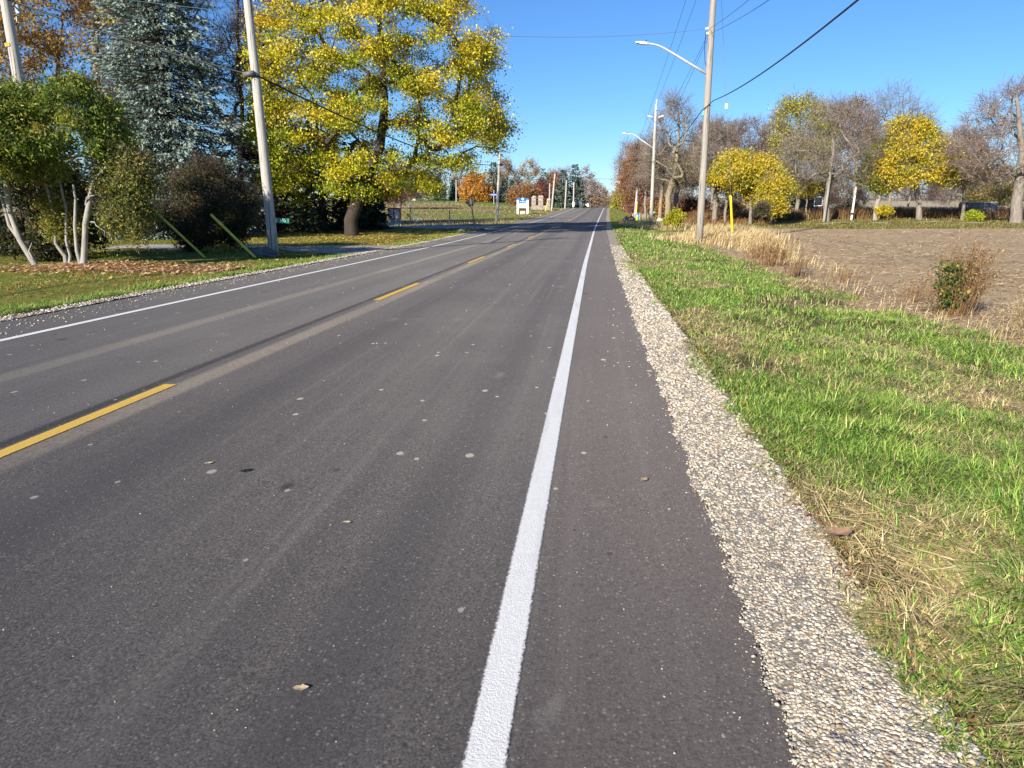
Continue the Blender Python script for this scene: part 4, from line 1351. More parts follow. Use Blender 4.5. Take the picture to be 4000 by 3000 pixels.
far_dec(1560, 128, [(1510, 790), (1505, 700), (1540, 640), (1590, 650), (1625, 720), (1610, 790)], 81, 'burgundy tree seen through the lower boughs of the yellow maple', BURG, 45, 90, 5, leaf=.3, twp=PURPTW)
for i, (px, w, top, lb, pl) in enumerate(((1650, 60, 640, 'dull grey brown tree behind the mailboxes and the field', BROWNL), (1740, 60, 610, 'grey brown tree behind the field between maple and orange tree', BROWNL), (1930, 45, 660, 'brown tree between the orange maple and the utility pole', TANL),
                                          (1480, 60, 650, 'grey tree behind the white house beyond the field', BROWNL), (1795, 40, 650, 'dim brown tree left of the orange maple', RUST))):
    far_dec(px, 225 + 7 * i, [(px - w, 790), (px - w, 710), (px - w * .4, top + 10), (px + w * .3, top), (px + w, 700), (px + w, 790)], 90 + i, lb, pl, 22, 80, 6, twp=GREYTW)
FC = [(1928, 205, 625, 30), (1968, 215, 690, 26), (2000, 222, 700, 24), (2122, 214, 655, 26), (2200, 186, 655, 30), (2245, 188, 634, 32), (2262, 205, 690, 26), (1715, 208, 680, 26), (1775, 215, 690, 22)]
FL = ['tall dark spruce just left of the bare utility pole', 'dark spruce behind the left post of the white notice board', 'dark spruce behind the rust brown tree', 'blue grey spruce between the purple tree and the gate pillars', 'dense dark spruce right of the stone gate pillars',
      'tallest dark spruce by the road at the end of the left field', 'dark spruce nearest the road end of the left treeline', 'dark spruce behind the field left of the orange maple', 'small dark spruce close to the orange maple']
for i, (px, Y, top, w) in enumerate(FC):
    b = place(px, Y)
    H = at(px, top, Y).z - b.z
    make_conifer('far_spruce', FL[i], 'tree', 'spruces beyond the left field', b, H, w * Y / 2800 * 1.15, 200 + i, whorls=20, per=9, cards=13, size=.75, pal=BLUE if i == 3 else FARCON, tip=FARTIP, droop=.35, trunk_r=.25, prof=.7)

# --- the wood on the right
def wood(px, Y, poly, seed, label, bark=BARK_GREY, tr=.26, trunk_px=None, pal=None, leaves=0, clumps=130, tw=14, tl=1.7, twp=None, clump_r=1.2, name='bare_tree', group='trees in the right wood', leaf=.28, twr=.019, **kw):
    return make_tree(name, label, 'tree', group, px, Y, poly, seed, clumps=clumps, leaves=int(leaves * 2.1), leaf=leaf * .68, pal=pal, bark=bark, trunk_r=tr * .72, trunk_px=trunk_px, clump_r=clump_r, twigs=max(2, int(tw * .75)) if tw > 2 else tw, twig_len=tl * .85, twig_r=twr, twig_pal=twp or GREYTW, tip_r=.036, **kw)


wood(2606, 92, [(2520, 640), (2540, 520), (2600, 400), (2650, 375), (2720, 430), (2760, 540), (2740, 680), (2660, 720), (2560, 700)], 301, 'tall bare tree with a thick tan forked trunk behind the second lamp pole', BARK_TAN, .50,
     [(2612, 760), (2622, 720), (2640, 640), (2650, 540), (2650, 450)], clumps=170, tw=10, tl=2.2, skip=4, shell=.2)
wood(2575, 96, [(2500, 700), (2520, 580), (2570, 480), (2610, 540), (2620, 680)], 302, 'slim bare tree with a tan trunk left of the thick forked trunk', BARK_TAN, .33, [(2584, 760), (2592, 690), (2585, 580)], clumps=100, tw=10)
wood(2645, 94, [(2610, 720), (2640, 620), (2720, 560), (2760, 640), (2730, 740)], 303, 'grey trunked tree with yellow leaves behind the yellow green bush', BARK_GREY, .38, [(2640, 770), (2655, 700), (2680, 620)], YELGRN, 22, 90, 9, leaf_frac=.6)
wood(2520, 105, [(2460, 740), (2470, 600), (2500, 530), (2545, 560), (2560, 720)], 304, 'purple brown tree behind the second lamp pole', BARK_GREY, .26, None, BROWNL, 18, 110, 13, twp=PURPTW)
wood(2470, 132, [(2425, 780), (2430, 660), (2462, 560), (2500, 600), (2510, 780)], 305, 'reddish brown tree with an orange patch behind the third pole', BARK_GREY, .26, None, RUST, 40, 120, 9, twp=PURPTW, clump_r=1.5, leaf=.36)
wood(2452, 150, [(2415, 700), (2420, 610), (2450, 555), (2480, 590), (2475, 700)], 306, 'bare treetop leaning over the road at the end of the right wood', BARK_GREY, .22, None, None, 0, 70, 8, tl=2.6, shell=0)
wood(2790, 88, [(2720, 660), (2740, 540), (2800, 480), (2880, 520), (2880, 660), (2820, 720)], 307, 'bare forked grey tree between the near pole and the yellow marker', BARK_GREY, .40, [(2796, 780), (2806, 730), (2815, 640), (2820, 560)], None, 0, 130, 11, skip=4)
wood(2832, 87, [(2800, 740), (2810, 660), (2850, 620), (2890, 680), (2880, 760)], 308, 'small crooked bare tree just left of the yellow marker', BARK_GREY, .22, None, BROWNL, 6, 60, 9)
wood(2930, 84, [(2760, 700), (2780, 640), (2850, 605), (2930, 600), (3020, 640), (3060, 710), (3055, 790), (2980, 810), (2920, 760), (2840, 720)], 309, 'spreading bright yellow tree behind the yellow marker', BARK_GREY, .24, [(2935, 780), (2925, 720), (2915, 650)], YEL, 75, 190, 2, leaf=.30, name='yellow_tree', clump_r=1.0, shell=.3)
wood(3012, 80, [(2960, 780), (2990, 700), (3050, 690), (3075, 760), (3060, 830), (2990, 830)], 310, 'low yellow leaved tree drooping over the meadow edge', BARK_GREY, .16, None, YEL, 70, 60, 2, leaf=.26, name='yellow_tree', clump_r=.8)
wood(2780, 118, [(2680, 640), (2700, 520), (2780, 470), (2860, 480), (2880, 640)], 311, 'purple brown bare tree behind the near lamp pole', BARK_GREY, .30, None, BROWNL, 10, 130, 15, twp=PURPTW, clump_r=1.5, twr=.026)
wood(2900, 116, [(2830, 640), (2850, 510), (2920, 470), (3000, 500), (3020, 640)], 312, 'purple brown bare tree behind the bright yellow tree', BARK_GREY, .30, None, BROWNL, 10, 130, 15, twp=PURPTW, clump_r=1.5, twr=.026)
wood(3010, 122, [(2960, 640), (2970, 500), (3030, 440), (3080, 500), (3090, 680)], 313, 'tall grey bare tree beside the yellow green tree', BARK_GREY, .30, None, RUST, 8, 120, 12, twp=PURPTW, clump_r=1.4)
wood(3110, 104, [(3030, 560), (3035, 420), (3090, 368), (3170, 372), (3230, 420), (3240, 560), (3220, 700), (3140, 760), (3060, 740)], 314, 'tall yellow green tree in the middle of the right wood', BARK_GREY, .36, None, YELGRN, 38, 210, 6, leaf=.34, name='yellow_tree', clump_r=1.4, shell=.3)
wood(3228, 86, [(3050, 560), (3100, 450), (3200, 400), (3330, 420), (3420, 500), (3430, 600), (3360, 700), (3260, 690), (3160, 720), (3080, 680)], 315, 'grey bare tree with wide forking limbs behind the grey leaning pole', BARK_GREY, .46, [(3230, 770), (3245, 690), (3255, 600), (3250, 520)], None, 0, 210, 13, tl=1.9, skip=4, shell=.15)
wood(3330, 112, [(3230, 560), (3250, 430), (3310, 380), (3380, 385), (3420, 460), (3420, 620)], 316, 'rust brown topped tree behind the grey forking tree', BARK_GREY, .30, None, BROWNL, 34, 130, 8, twp=PURPTW, clump_r=1.4, leaf=.32)
wood(3470, 122, [(3390, 560), (3400, 420), (3460, 350), (3560, 360), (3640, 430), (3630, 520), (3540, 600)], 317, 'tall grey bare tree fanning above the yellow tree on the right', BARK_GREY, .34, None, None, 0, 130, 10, tl=3.0, clump_r=1.4, shell=.1)
wood(3591, 86, [(3390, 700), (3400, 640), (3450, 560), (3480, 480), (3550, 452), (3620, 480), (3690, 560), (3740, 630), (3735, 700), (3660, 715), (3580, 690), (3500, 720), (3430, 740)], 318, 'round golden yellow tree with dark forked trunk on the right', BARK_GREY, .40, [(3590, 790), (3580, 730), (3570, 640), (3560, 560)], YEL, 62, 230, 4, leaf=.30, name='yellow_tree', clump_r=1.05, skip=4, shell=.35)
wood(3419, 86, [(3370, 700), (3390, 600), (3440, 540), (3500, 600), (3500, 690), (3440, 740), (3400, 740)], 319, 'green and yellow tree with pale leaning trunk next to the white pole', BARK_PALE, .30, [(3425, 790), (3440, 730), (3420, 640)], [(2, (.16, .25, .02)), (2, (.42, .38, .03)), (1, (.10, .17, .02))], 55, 80, 6, name='yellow_tree', clump_r=.9, skip=3)
wood(3757, 86, [(3660, 660), (3690, 560), (3760, 500), (3830, 560), (3850, 680), (3800, 760), (3720, 720)], 320, 'thin grey tree with sparse tan leaves left of the bright green shrub', BARK_GREY, .24, [(3765, 780), (3770, 700), (3765, 600)], TANL, 12, 120, 10, leaf=.24, skip=3)
wood(3968, 80, [(3730, 640), (3740, 520), (3800, 420), (3880, 340), (3980, 300), (4120, 290), (4240, 420), (4240, 620), (4100, 720), (3960, 700), (3850, 720)], 321, 'large windswept tree with thick grey twin trunk at the right edge', BARK_GREY, .72, [(3975, 780), (3985, 690), (3995, 600), (3985, 480), (3970, 380)], TANL, 12, 300, 13, tl=1.9, leaf=.22, wind=(-.35, 0, .1), skip=4, twp=PURPTW, shell=.2, leaf_frac=.7)
wood(3870, 104, [(3790, 800), (3790, 700), (3860, 650), (3950, 660), (3960, 800)], 322, 'olive yellow tree in shade behind the thick twin trunk', BARK_GREY, .22, None, [(2, (.28, .23, .05)), (1, (.20, .18, .045)), (1, (.36, .27, .06))], 60, 90, 5, name='yellow_tree', clump_r=1.2)
wood(3545, 140, [(3440, 760), (3450, 640), (3530, 560), (3640, 600), (3700, 680), (3700, 780)], 323, 'hazy grey purple tree far behind the golden yellow tree', BARK_GREY, .26, None, None, 0, 110, 14, twp=PURPTW, clump_r=1.6, twr=.03, tl=2.2)
wood(3700, 138, [(3640, 780), (3650, 600), (3700, 520), (3780, 560), (3800, 780)], 324, 'hazy grey purple tree far behind the thin grey tree', BARK_GREY, .26, None, None, 0, 110, 14, twp=PURPTW, clump_r=1.6, twr=.03, tl=2.2)
wood(3150, 90, [(3120, 740), (3140, 690), (3180, 690), (3200, 740), (3170, 770)], 325, 'slim young yellow tree in front of the dark house', BARK_TAN, .12, [(3150, 800), (3155, 740)], YEL, 45, 30, 2, leaf=.24, name='yellow_tree', clump_r=.7)
for i, (px, Y, w, top) in enumerate(((2700, 126, 70, 560), (2620, 134, 60, 560), (2850, 132, 80, 540), (3000, 134, 70, 560), (3180, 132, 80, 520), (3300, 136, 80, 540), (2550, 140, 50, 600))):
    wood(px, Y, [(px - w, 800), (px - w, 640), (px - w * .3, top), (px + w * .4, top + 8), (px + w, 640), (px + w, 800)], 340 + i,
         ['brown thicket tree behind the near lamp pole', 'brown thicket tree behind the tan forked trunk', 'brown thicket tree behind the bright yellow tree', 'brown thicket tree left of the dark house', 'brown thicket tree behind the dark house', 'brown thicket tree behind the white pole', 'brown thicket tree behind the garbage bags'][i],
         BARK_GREY, .24, None, [BROWNL, RUST, BROWNL][i % 3], 12, 110, 15, twp=PURPTW, clump_r=1.7, twr=.03, tl=2.0)
# distant treeline beyond the right-hand field
for i, px in enumerate(range(2980, 4300, 105)):
    wood(px, 235 + (i * 37) % 30, [(px - 75, 785), (px - 75, 735), (px - 20, 712 + (i * 13) % 20), (px + 40, 716), (px + 75, 740), (px + 75, 785)], 360 + i, 'bare grey brown tree in the distant treeline beyond the pale field', BARK_GREY, .25, None, None, 0, 55, 12, twp=PURPTW, clump_r=2.0, twr=.05, tl=2.6, group='distant treeline on the right', name='distant_tree')
# trees and shrubs at the end of the road, right side
far_dec(2420, 178, [(2398, 810), (2396, 770), (2415, 745), (2440, 750), (2448, 790), (2446, 812)], 401, 'yellow green bush under the far utility poles by the road', [(2, (.36, .36, .05)), (1, (.25, .29, .04)), (1, (.46, .38, .06))], 60, 50, 2, cat='bush', group=None, name='roadside_bush', clump_r=1.0)
far_dec(2400, 330, [(2375, 812), (2378, 770), (2400, 745), (2425, 760), (2425, 812)], 402, 'hazy tan tree beyond the yellow green bush at the road end', TANL, 40, 60, 3, group=None)
far_dec(2430, 260, [(2405, 800), (2408, 720), (2425, 690), (2450, 720), (2450, 800)], 403, 'tan bare tree above the far utility poles', TANL, 20, 60, 7, group=None, twp=PURPTW)
for i, (px, Y, w, top, pl, lb) in enumerate(((2460, 150, 26, 770, RUST, 'red brown shrub at the foot of the fourth pole'), (2500, 128, 32, 775, BURG, 'red brown shrub behind the hydrant'), (2545, 118, 30, 780, RUST, 'red brown shrub behind the second lamp pole'), (2680, 98, 34, 775, [(1, (.30, .13, .05)), (1, (.22, .09, .045))], 'rust shrub right of the yellow green bush'),
                                             (2590, 108, 28, 778, ORANGE, 'orange brown shrub between the tan trunks'), (2735, 98, 32, 780, RUST, 'rust shrub left of the near lamp pole'), (2860, 100, 40, 790, BROWNL, 'brown shrub behind the yellow marker'), (3320, 98, 40, 790, [(1, (.06, .07, .03)), (1, (.10, .09, .035))], 'dark shrub behind the white pole'))):
    make_tree('undergrowth_shrub', lb, 'shrub', 'shrubs under the right wood', px, Y, [(px - w, 835), (px - w, top + 20), (px, top), (px + w, top + 20), (px + w, 835)], 410 + i, clumps=60, leaves=45, leaf=.24, pal=pl, bark=BARK_GREY, trunk_r=.06, clump_r=.8, twigs=5, twig_len=.9, twig_r=.016, twig_pal=PURPTW, skip=1)
make_tree('garden_bush', 'yellow green bush beside the white rocks behind the near lamp pole', 'bush', None, 2635, 66, [(2600, 872), (2606, 845), (2625, 818), (2642, 812), (2655, 835), (2675, 825), (2660, 860), (2650, 880)], 420, clumps=70, leaves=60, leaf=.13, pal=[(2, (.40, .40, .03)), (1, (.27, .32, .03)), (1, (.52, .44, .04))], bark=BARK_DARK, trunk_r=.04, clump_r=.3, skip=1, up=.1)
make_tree('garden_bush', 'bright lime green shrub in front of the dark trailer at the far right', 'bush', None, 3808, 84, [(3775, 850), (3780, 835), (3805, 822), (3830, 835), (3834, 855)], 421, clumps=60, leaves=60, leaf=.15, pal=[(2, (.34, .42, .03)), (1, (.44, .44, .04))], bark=BARK_DARK, trunk_r=.04, clump_r=.35, skip=1, up=.1)
make_tree('garden_bush', 'small golden bush at the foot of the pale leaning trunk', 'bush', None, 3452, 85, [(3425, 830), (3430, 812), (3455, 802), (3478, 815), (3475, 838)], 422, clumps=40, leaves=50, leaf=.16, pal=YEL, bark=BARK_DARK, trunk_r=.04, clump_r=.4, skip=1, up=.1)
make_tree('garden_bush', 'dark twiggy bush on the meadow right of the yellow marker', 'bush', None, 2972, 76, [(2950, 845), (2952, 805), (2975, 790), (3000, 800), (3000, 840)], 423, clumps=50, leaves=30, leaf=.12, pal=BUSHD, bark=BARK_DARK, trunk_r=.05, clump_r=.4, twigs=6, twig_len=.7, twig_r=.01, skip=1, up=.1)

# ------------------------------------------------------------------ poles, cables, signs
def proj(p):
    v = np.array(p, float)
    d = v @ _f
    return 2000 + FPX * (v @ _r) / d, 1500 - FPX * (v @ _u) / d


def rod(p0, p1, r0, r1, n=14, segs=8, wob=.006, seed=0):
    rs_ = random.Random(seed)
    p0 = Vector(p0); p1 = Vector(p1)
    g = Geo()
    pts = []; rr = []
    for i in range(segs + 1):
        t = i / segs
        pts.append(p0.lerp(p1, t) + Vector((rs_.uniform(-wob, wob), rs_.uniform(-wob, wob), 0)))
        rr.append((r0 + (r1 - r0) * t) * rs_.uniform(.975, 1.025))
    return g.tube(pts, rr, n)


def pole(name, label, group, base, top, r0, r1, mat, seed=0, cat='utility pole'):
    t = thing(name, base, label, cat, group)
    p = rod(Vector(base) - Vector((0, 0, .3)), top, r0, r1, seed=seed).build('post', mat, t, smooth=True)
    return t, p


GP = 'utility poles along the road'
b1 = place(190, 23.5)
LP1, _ = pole('utility_pole', 'leaning wooden pole with grey box and yellow ES tag at the far left', GP, b1, at(-5, -150, b1.y), .19, .155, WOOD_PALE, 1)
q = at(72, 38, b1.y - .05)
Geo().box(q + Vector((0, -.02, 0)), (.15, .12, .27), Euler((0, rad(-8), 0)), .02).build('meter_box', simple('blue_grey_box', (.33, .38, .47), (.30, .35, .43), 3, rough=.45), LP1)
Geo().tube([q + Vector((.02, 0, -.13)), q + Vector((.03, 0, -.45)), q + Vector((.0, 0, -.6))], .012, 6).build('conduit', BLACK_P, LP1)
Geo().tube([q + Vector((-.09, -.03, -.2)), q + Vector((-.085, -.04, -.36))], .012, 6).build('pull_handle', WHITE_P, LP1)
tg = at(45, 178, b1.y) + Vector((0, -.185, 0))
Geo().box(tg, (.16, .008, .105), Euler((0, rad(-9), 0))).build('tag_plate', simple('tag_yellow', (.80, .55, .03), rough=.5), LP1)
text_part('lettering', 'ES', .11, tg, (math.cos(rad(9)), 0, .0 + math.sin(rad(9)) * .6), (-math.sin(rad(9)) * .6, 0, 1), BLACK_P, LP1, .006)

b2 = gp(1072, 1002)
LP2, _ = pole('utility_pole', 'leaning pale wooden pole with green 163 number plate beside the gravel drive', GP, b2, at(950, -170, b2.y), .172, .125, WOOD_PALE, 2)
c = at(1105, 862, b2.y - .1)
pl = Geo().box(c, (.44, .012, .165), Euler((0, rad(2), 0)), .004).build('number_plate', GREEN_SIGN, LP2)
text_part('lettering', '163', .155, c + Vector((.0, -.006, 0)), (1, 0, -.03), (.03, 0, 1), WHITE_P, pl)
Geo().box(c + Vector((-.24, .05, 0)), (.06, .05, .14)).build('bracket', STEEL, LP2)
for y_, sd in ((50, 1), (300, -1)):
    Geo().tube([at(968 if y_ < 100 else 997, y_, b2.y) + Vector((-.2, -.03, 0)), at(968 if y_ < 100 else 997, y_, b2.y) + Vector((.2, -.03, 0))], .018, 6).build('bolt', DARK_M, LP2)

b3 = gp(1940, 862)
LP3, _ = pole('utility_pole', 'straight pole with a dark lower half beyond the diamond sign', GP, b3, at(1953, 587, b3.y), .19, .14, WOOD_PALE, 3)
Geo().blob(at(1958, 643, b3.y - .1), (.22, .2, .14), 4, .1).build('cable_clamp', BLACK_P, LP3)
b4 = place(2154, 146)
LP4, _ = pole('utility_pole', 'thin leaning pole right of the stone gate pillars', GP, b4, at(2168, 679, b4.y), .2, .15, WOOD_PALE, 4)
b4b = place(2145, 165)
pole('utility_pole', 'short stub pole behind the thin leaning pole by the gate pillars', GP, b4b, at(2148, 716, b4b.y), .17, .13, WOOD_PALE, 5)
b5 = place(2207, 172)
pole('utility_pole', 'pale pole in front of the dense dark spruce', GP, b5, at(2213, 704, b5.y), .2, .15, WOOD_PALE, 6)
b6 = place(2240, 178)
t6, _ = pole('utility_pole', 'pale pole with a white box at its foot beside the tallest spruce', GP, b6, at(2242, 711, b6.y), .2, .15, WOOD_PALE, 7)
Geo().box(at(2240, 798, b6.y - .3), (.5, .4, 1.2), None, .04).build('cabinet', WHITE_P, t6)
b7 = place(2272, 200)
pole('utility_pole', 'far thin pole at the road crest on the left', GP, b7, at(2272, 752, b7.y), .18, .14, WOOD_POLE, 8)
b8 = place(1782, 186)
pole('utility_pole', 'pale pole at the far edge of the left field', GP, b8, at(1782, 700, b8.y), .16, .13, WOOD_PALE, 9)

b = gp(2731, 952)
RP1b = b
RP1, _ = pole('utility_pole', 'near weathered grey pole with a long street lamp arm on the right verge', GP, b, at(2806, -340, b.y), .205, .148, WOOD_POLE, 11)


def lamp(parent, Y, arm, head, r0, r1, plate):
    """Curved street-lamp arm with its luminaire; arm and head are pixel paths at the pole's distance."""
    A = [at(a, c, Y) for a, c in arm]
    n = len(A)
    a_o = Geo().tube(A, [r0 + (r1 - r0) * i / (n - 1) for i in range(n)], 10).build('lamp_arm', ALU, parent, smooth=True)
    p0, p1 = at(*plate[0], Y), at(*plate[1], Y)
    m = (p0 + p1) / 2
    Geo().box(m + Vector((0, -.02, 0)), (.13, .2, (p0 - p1).length), None, .02).build('mounting_plate', ALU, a_o)
    h0, h1 = at(*head[0], Y), at(*head[1], Y)
    d = (h1 - h0)
    L = d.length; d.normalize()
    up = Vector((0, 1, 0)).cross(d)
    up = up if up.z > 0 else -up
    side = Vector((0, 1, 0))
    V = []; F = []
    prof = [(0, .05, .045, -.05), (.18, .11, .075, -.075), (.55, .13, .075, -.07), (.85, .11, .055, -.03), (1, .05, .02, -.01)]
    for t, w, hi, lo in prof:
        o = h0 + d * L * t
        for sy, zz in ((-1, lo), (-1, hi * .6), (-.6, hi), (.6, hi), (1, hi * .6), (1, lo)):
            V.append(o + side * w * sy + up * zz)
    for i in range(len(prof) - 1):
        for k in range(6):
            F.append((i * 6 + k, i * 6 + (k + 1) % 6, i * 6 + 6 + (k + 1) % 6, i * 6 + 6 + k))
    F.append(tuple(range(5, -1, -1))); F.append(tuple(range(len(V) - 6, len(V))))
    ho = Geo().add(V, F).build('lamp_head', ALU, parent)
    Geo().lathe(h0 + d * L * .25 + up * .07, [(.035, 0), (.035, .09), (.028, .1)], 10).build('photocell', DARK_M, ho)
    c0 = h0 + d * L * .55 - up * .062
    Geo().box(c0, (L * .6, .16, .012), d.to_track_quat('X', 'Z').to_matrix()).build('lens', GLASS, ho)


Y1 = b.y
lamp(RP1, Y1, [(2764, 290), (2700, 252), (2640, 215), (2590, 186), (2570, 177), (2550, 172), (2532, 170)], [(2537, 170), (2481, 165)], .072, .038, [(2765, 278), (2765, 305)])
for i, (px, py, dx) in enumerate(((2764, 111, 5), (2768, 129, 6))):
    p = at(px, py, Y1)
    Geo().lathe(p + Vector((-.12, 0, -.03)), [(.05, 0), (.08, .05), (.055, .1), (.08, .15), (.06, .2)], 12, Vector((1, 0, .15)).normalized()).build('insulator', PORCELAIN, RP1, smooth=True)
Geo().tube([at(2758, 122, Y1), at(2752, 180, Y1), at(2754, 240, Y1), at(2763, 275, Y1)], .016, 6).build('lamp_lead', WIRE, RP1)
for py in (116, 282, 415):
    p = at(2762 + (415 - py) * .06, py, Y1)
    Geo().tube([p + Vector((-.28, -.05, 0)), p + Vector((.36, -.05, .03))], .014, 6).build('bolt', STEEL, RP1)
Geo().box(at(2750, 443, Y1) + Vector((-.05, -.1, 0)), (.07, .06, .22), None, .01).build('cable_tag', simple('mint_tag', (.2, .6, .5), rough=.5), RP1)

b = gp(2542, 884)
RP2b = b; Y2 = b.y
RP2, _ = pole('utility_pole', 'second pale pole with a street lamp, side insulators and a small green plate', GP, b, at(2563, 408, Y2), .185, .12, WOOD_PALE, 12)
lamp(RP2, Y2, [(2552, 580), (2520, 557), (2500, 543), (2485, 531), (2473, 525), (2462, 523), (2450, 523)], [(2454, 523), (2429, 519)], .085, .045, [(2552, 572), (2552, 590)])


def side_insulators(P, Y, xl, xr, y, r=.085, L=.55):
    for x0, s in ((xl, -1), (xr, 1)):
        p = at(x0, y, Y)
        ar = Geo().tube([at((xl + xr) / 2, y + 8, Y), p], .03, 6).build('insulator_arm', STEEL, P)
        Geo().lathe(p - Vector((s * .1, 0, 0)), [(r * .7, 0), (r, L * .15), (r * .75, L * .3), (r, L * .5), (r * .75, L * .7), (r, L * .85), (r * .5, L)], 10, Vector((s, 0, .28)).normalized()).build('insulator', PORCELAIN, ar, smooth=True)


side_insulators(RP2, Y2, 2546, 2577, 458)
Geo().lathe(at(2563, 432, Y2) + Vector((0, -.16, 0)), [(.05, 0), (.07, .1), (.05, .5), (.07, .9), (.03, 1.0)], 10).build('insulator', PORCELAIN, RP2, smooth=True)
c = at(2554, 829, Y2 - .15)
pl = Geo().box(c, (.40, .012, .16)).build('number_plate', GREEN_SIGN, RP2)
text_part('lettering', '162', .14, c + Vector((0, -.006, 0)), (1, 0, 0), (0, 0, 1), WHITE_P, pl)

b = place(2479, 112)
RP3b = b; Y3 = b.y
RP3, _ = pole('utility_pole', 'third pale pole behind the blue topped hydrant', GP, b, at(2507, 555, Y3), .2, .13, WOOD_PALE, 13)
side_insulators(RP3, Y3, 2496, 2517, 560)
side_insulators(RP3, Y3, 2498, 2509, 603, .05, .3)
b = place(2447, 152)
RP4b = b; Y4 = b.y
RP4, _ = pole('utility_pole', 'fourth pole with a grey transformer can in front of the brown trees', GP, b, at(2459, 624, Y4), .2, .14, WOOD_PALE, 14)
side_insulators(RP4, Y4, 2452, 2464, 640, .1, .6)
Geo().lathe(at(2454, 700, Y4) + Vector((-.1, -.4, 0)), [(.28, 0), (.33, .05), (.33, 1.2), (.28, 1.3), (.1, 1.36)], 14).build('transformer', simple('pale_grey_can', (.60, .62, .64), rough=.4), RP4, smooth=True)
for i, (px, Yp, top, lb) in enumerate(((2433, 186, 664, 'fifth right hand pole just beyond the transformer pole'), (2421, 220, 690, 'sixth right hand pole with white transformers by the yellow green bush'),
                                       (2412, 256, 702, 'seventh right hand pole above the yellow green bush'), (2406, 300, 724, 'farthest visible right hand pole at the road end'))):
    b = place(px, Yp)
    t, _ = pole('utility_pole', lb, GP, b, at(px + 4, top, Yp), .2, .15, WOOD_PALE, 20 + i)
    side_insulators(t, Yp, px + 1, px + 7, top + 8, .1, .6)
    if i == 1:
        for s in (-1, 1):
            Geo().lathe(at(px + 3 + s * 6, 724, Yp), [(.3, 0), (.36, .05), (.36, 1.1), (.3, 1.2)], 12).build('transformer', WHITE_P, t, smooth=True)

# poles on the meadow
b = gp(3217, 868)
pole('meadow_pole', 'grey weathered leaning pole in front of the forking bare tree', 'poles on the meadow', b, at(3246, 664, b.y), .16, .11, WOOD_POLE, 31, 'pole')
b = gp(3325, 860)
tq, _ = pole('meadow_pole', 'thin white leaning pole with a dark band near its foot', 'poles on the meadow', b, at(3357, 644, b.y), .13, .10, WHITE_P, 32, 'pole')
pa, pb = Vector(b), at(3357, 644, b.y)
Geo().tube([pa.lerp(pb, .10), pa.lerp(pb, .135)], .15, 12).build('dark_band', BLACK_P, tq)


def cable(name, label, cat, pts, r, sag, mat=WIRE, group=None, n=18, extra=None):
    """Cable hung over its supports, with its own sag in every span."""
    P = []
    for i in range(len(pts) - 1):
        a, c_ = Vector(pts[i]), Vector(pts[i + 1])
        s = sag[i] if isinstance(sag, (list, tuple)) else sag
        for k in range(n + (i == len(pts) - 2)):
            t = k / n
            q_ = a.lerp(c_, t)
            q_.z -= s * 4 * t * (1 - t)
            P.append(q_)
    o = Geo().tube(P, r, 6).build(name, mat, None, loc=tuple(P[0]), smooth=True)
    tag(o, label, cat, group)
    return o


GW = 'overhead lines'
Yl1, Yl2, Yl3, Yl4 = b1.y, b2.y, b3.y, b4.y
cb = cable('telephone_cable', 'thick black cable sagging from far left pole to leaning pole and past the maple', 'cable',
           [at(28, -4, Yl1 - .15) + Vector((.2, -48, .1)), at(28, -4, Yl1 - .15), at(948, 284, Yl2 - .15), at(1006, 296, Yl2 - .15), at(1958, 643, Yl3 - .2), at(2166, 702, Yl4)], .034, [.4, .10, .02, .9, .8], group=GW)
Geo().tube([at(952, 292, Yl2 - .2), at(992, 285, Yl2 - .2)], .085, 12).build('splice_case', simple('splice_grey', (.10, .10, .13), (.14, .14, .17), 5, rough=.5), cb, smooth=True)
cable('drop_wire', 'thin dark drop wire running left from the leaning pole in front of the blue spruce', 'cable', [at(996, 310, Yl2 - .15), at(905, 328, Yl2 + 1), at(500, 352, 40), at(300, 300, 52)], .012, [.05, .15, .2], group=GW)
cable('power_line', 'bare wire crossing high over the road from leaning pole to near lamp pole', 'power line', [at(966, 50, Yl2), at(2757, 113, Y1)], .010, .55, STEEL, GW, 30)
cable('power_line', 'pale wire from top of leaning pole to upper left before the spruce', 'power line', [at(966, 52, Yl2), at(-30, -75, Yl1)], .008, .05, WIRE_GREEN, GW)
for a, c_, e, f_, lb in (((2528, 457), (2773, -300), (2488, 557), (2447, 640), 'left high wire rising from the second lamp pole out of view'),
                         ((2564, 408), (2833, -320), (2507, 555), (2459, 624), 'top wire rising from the tip of the second lamp pole out of the picture'),
                         ((2596, 452), (2766, 132), (2527, 557), (2467, 640), 'wire from right insulator of second lamp pole to near pole insulators'),
                         ((2556, 585), (2764, 150), (2497, 640), (2455, 690), 'slack lower wire between the near lamp pole and the second lamp pole')):
    cable('power_line', lb, 'power line', [at(*c_, Y1), at(*a, Y2), at(*e, Y3), at(*f_, Y4)], .012, [.25, .5, .5], WIRE_GREEN, GW)
cable('power_line', 'upper of two wires rising right from the near lamp pole', 'power line', [at(2770, 112, Y1), at(3600, -633, 14)], .011, .25, WIRE_GREEN, GW)
cable('power_line', 'lower of two wires rising right from the near lamp pole', 'power line', [at(2775, 130, Y1), at(3700, -517, 14)], .011, .25, WIRE_GREEN, GW)
cable('telephone_cable', 'thick black cable rising right across the sky from the near lamp pole', 'cable', [at(2752, 640 - 12, Y2) if False else at(2548, 632, Y2), at(2744, 428, Y1 - .2), at(2786, 393, Y1 - .2), at(3850, -420, 12)], .024, [.5, .03, .35], WIRE, GW)
cable('power_line', 'far wire crossing the road beyond the crest to the right hand poles', 'power line', [at(2168, 680, Yl4), at(2459, 700, Y4)], .02, .3, WIRE, GW)

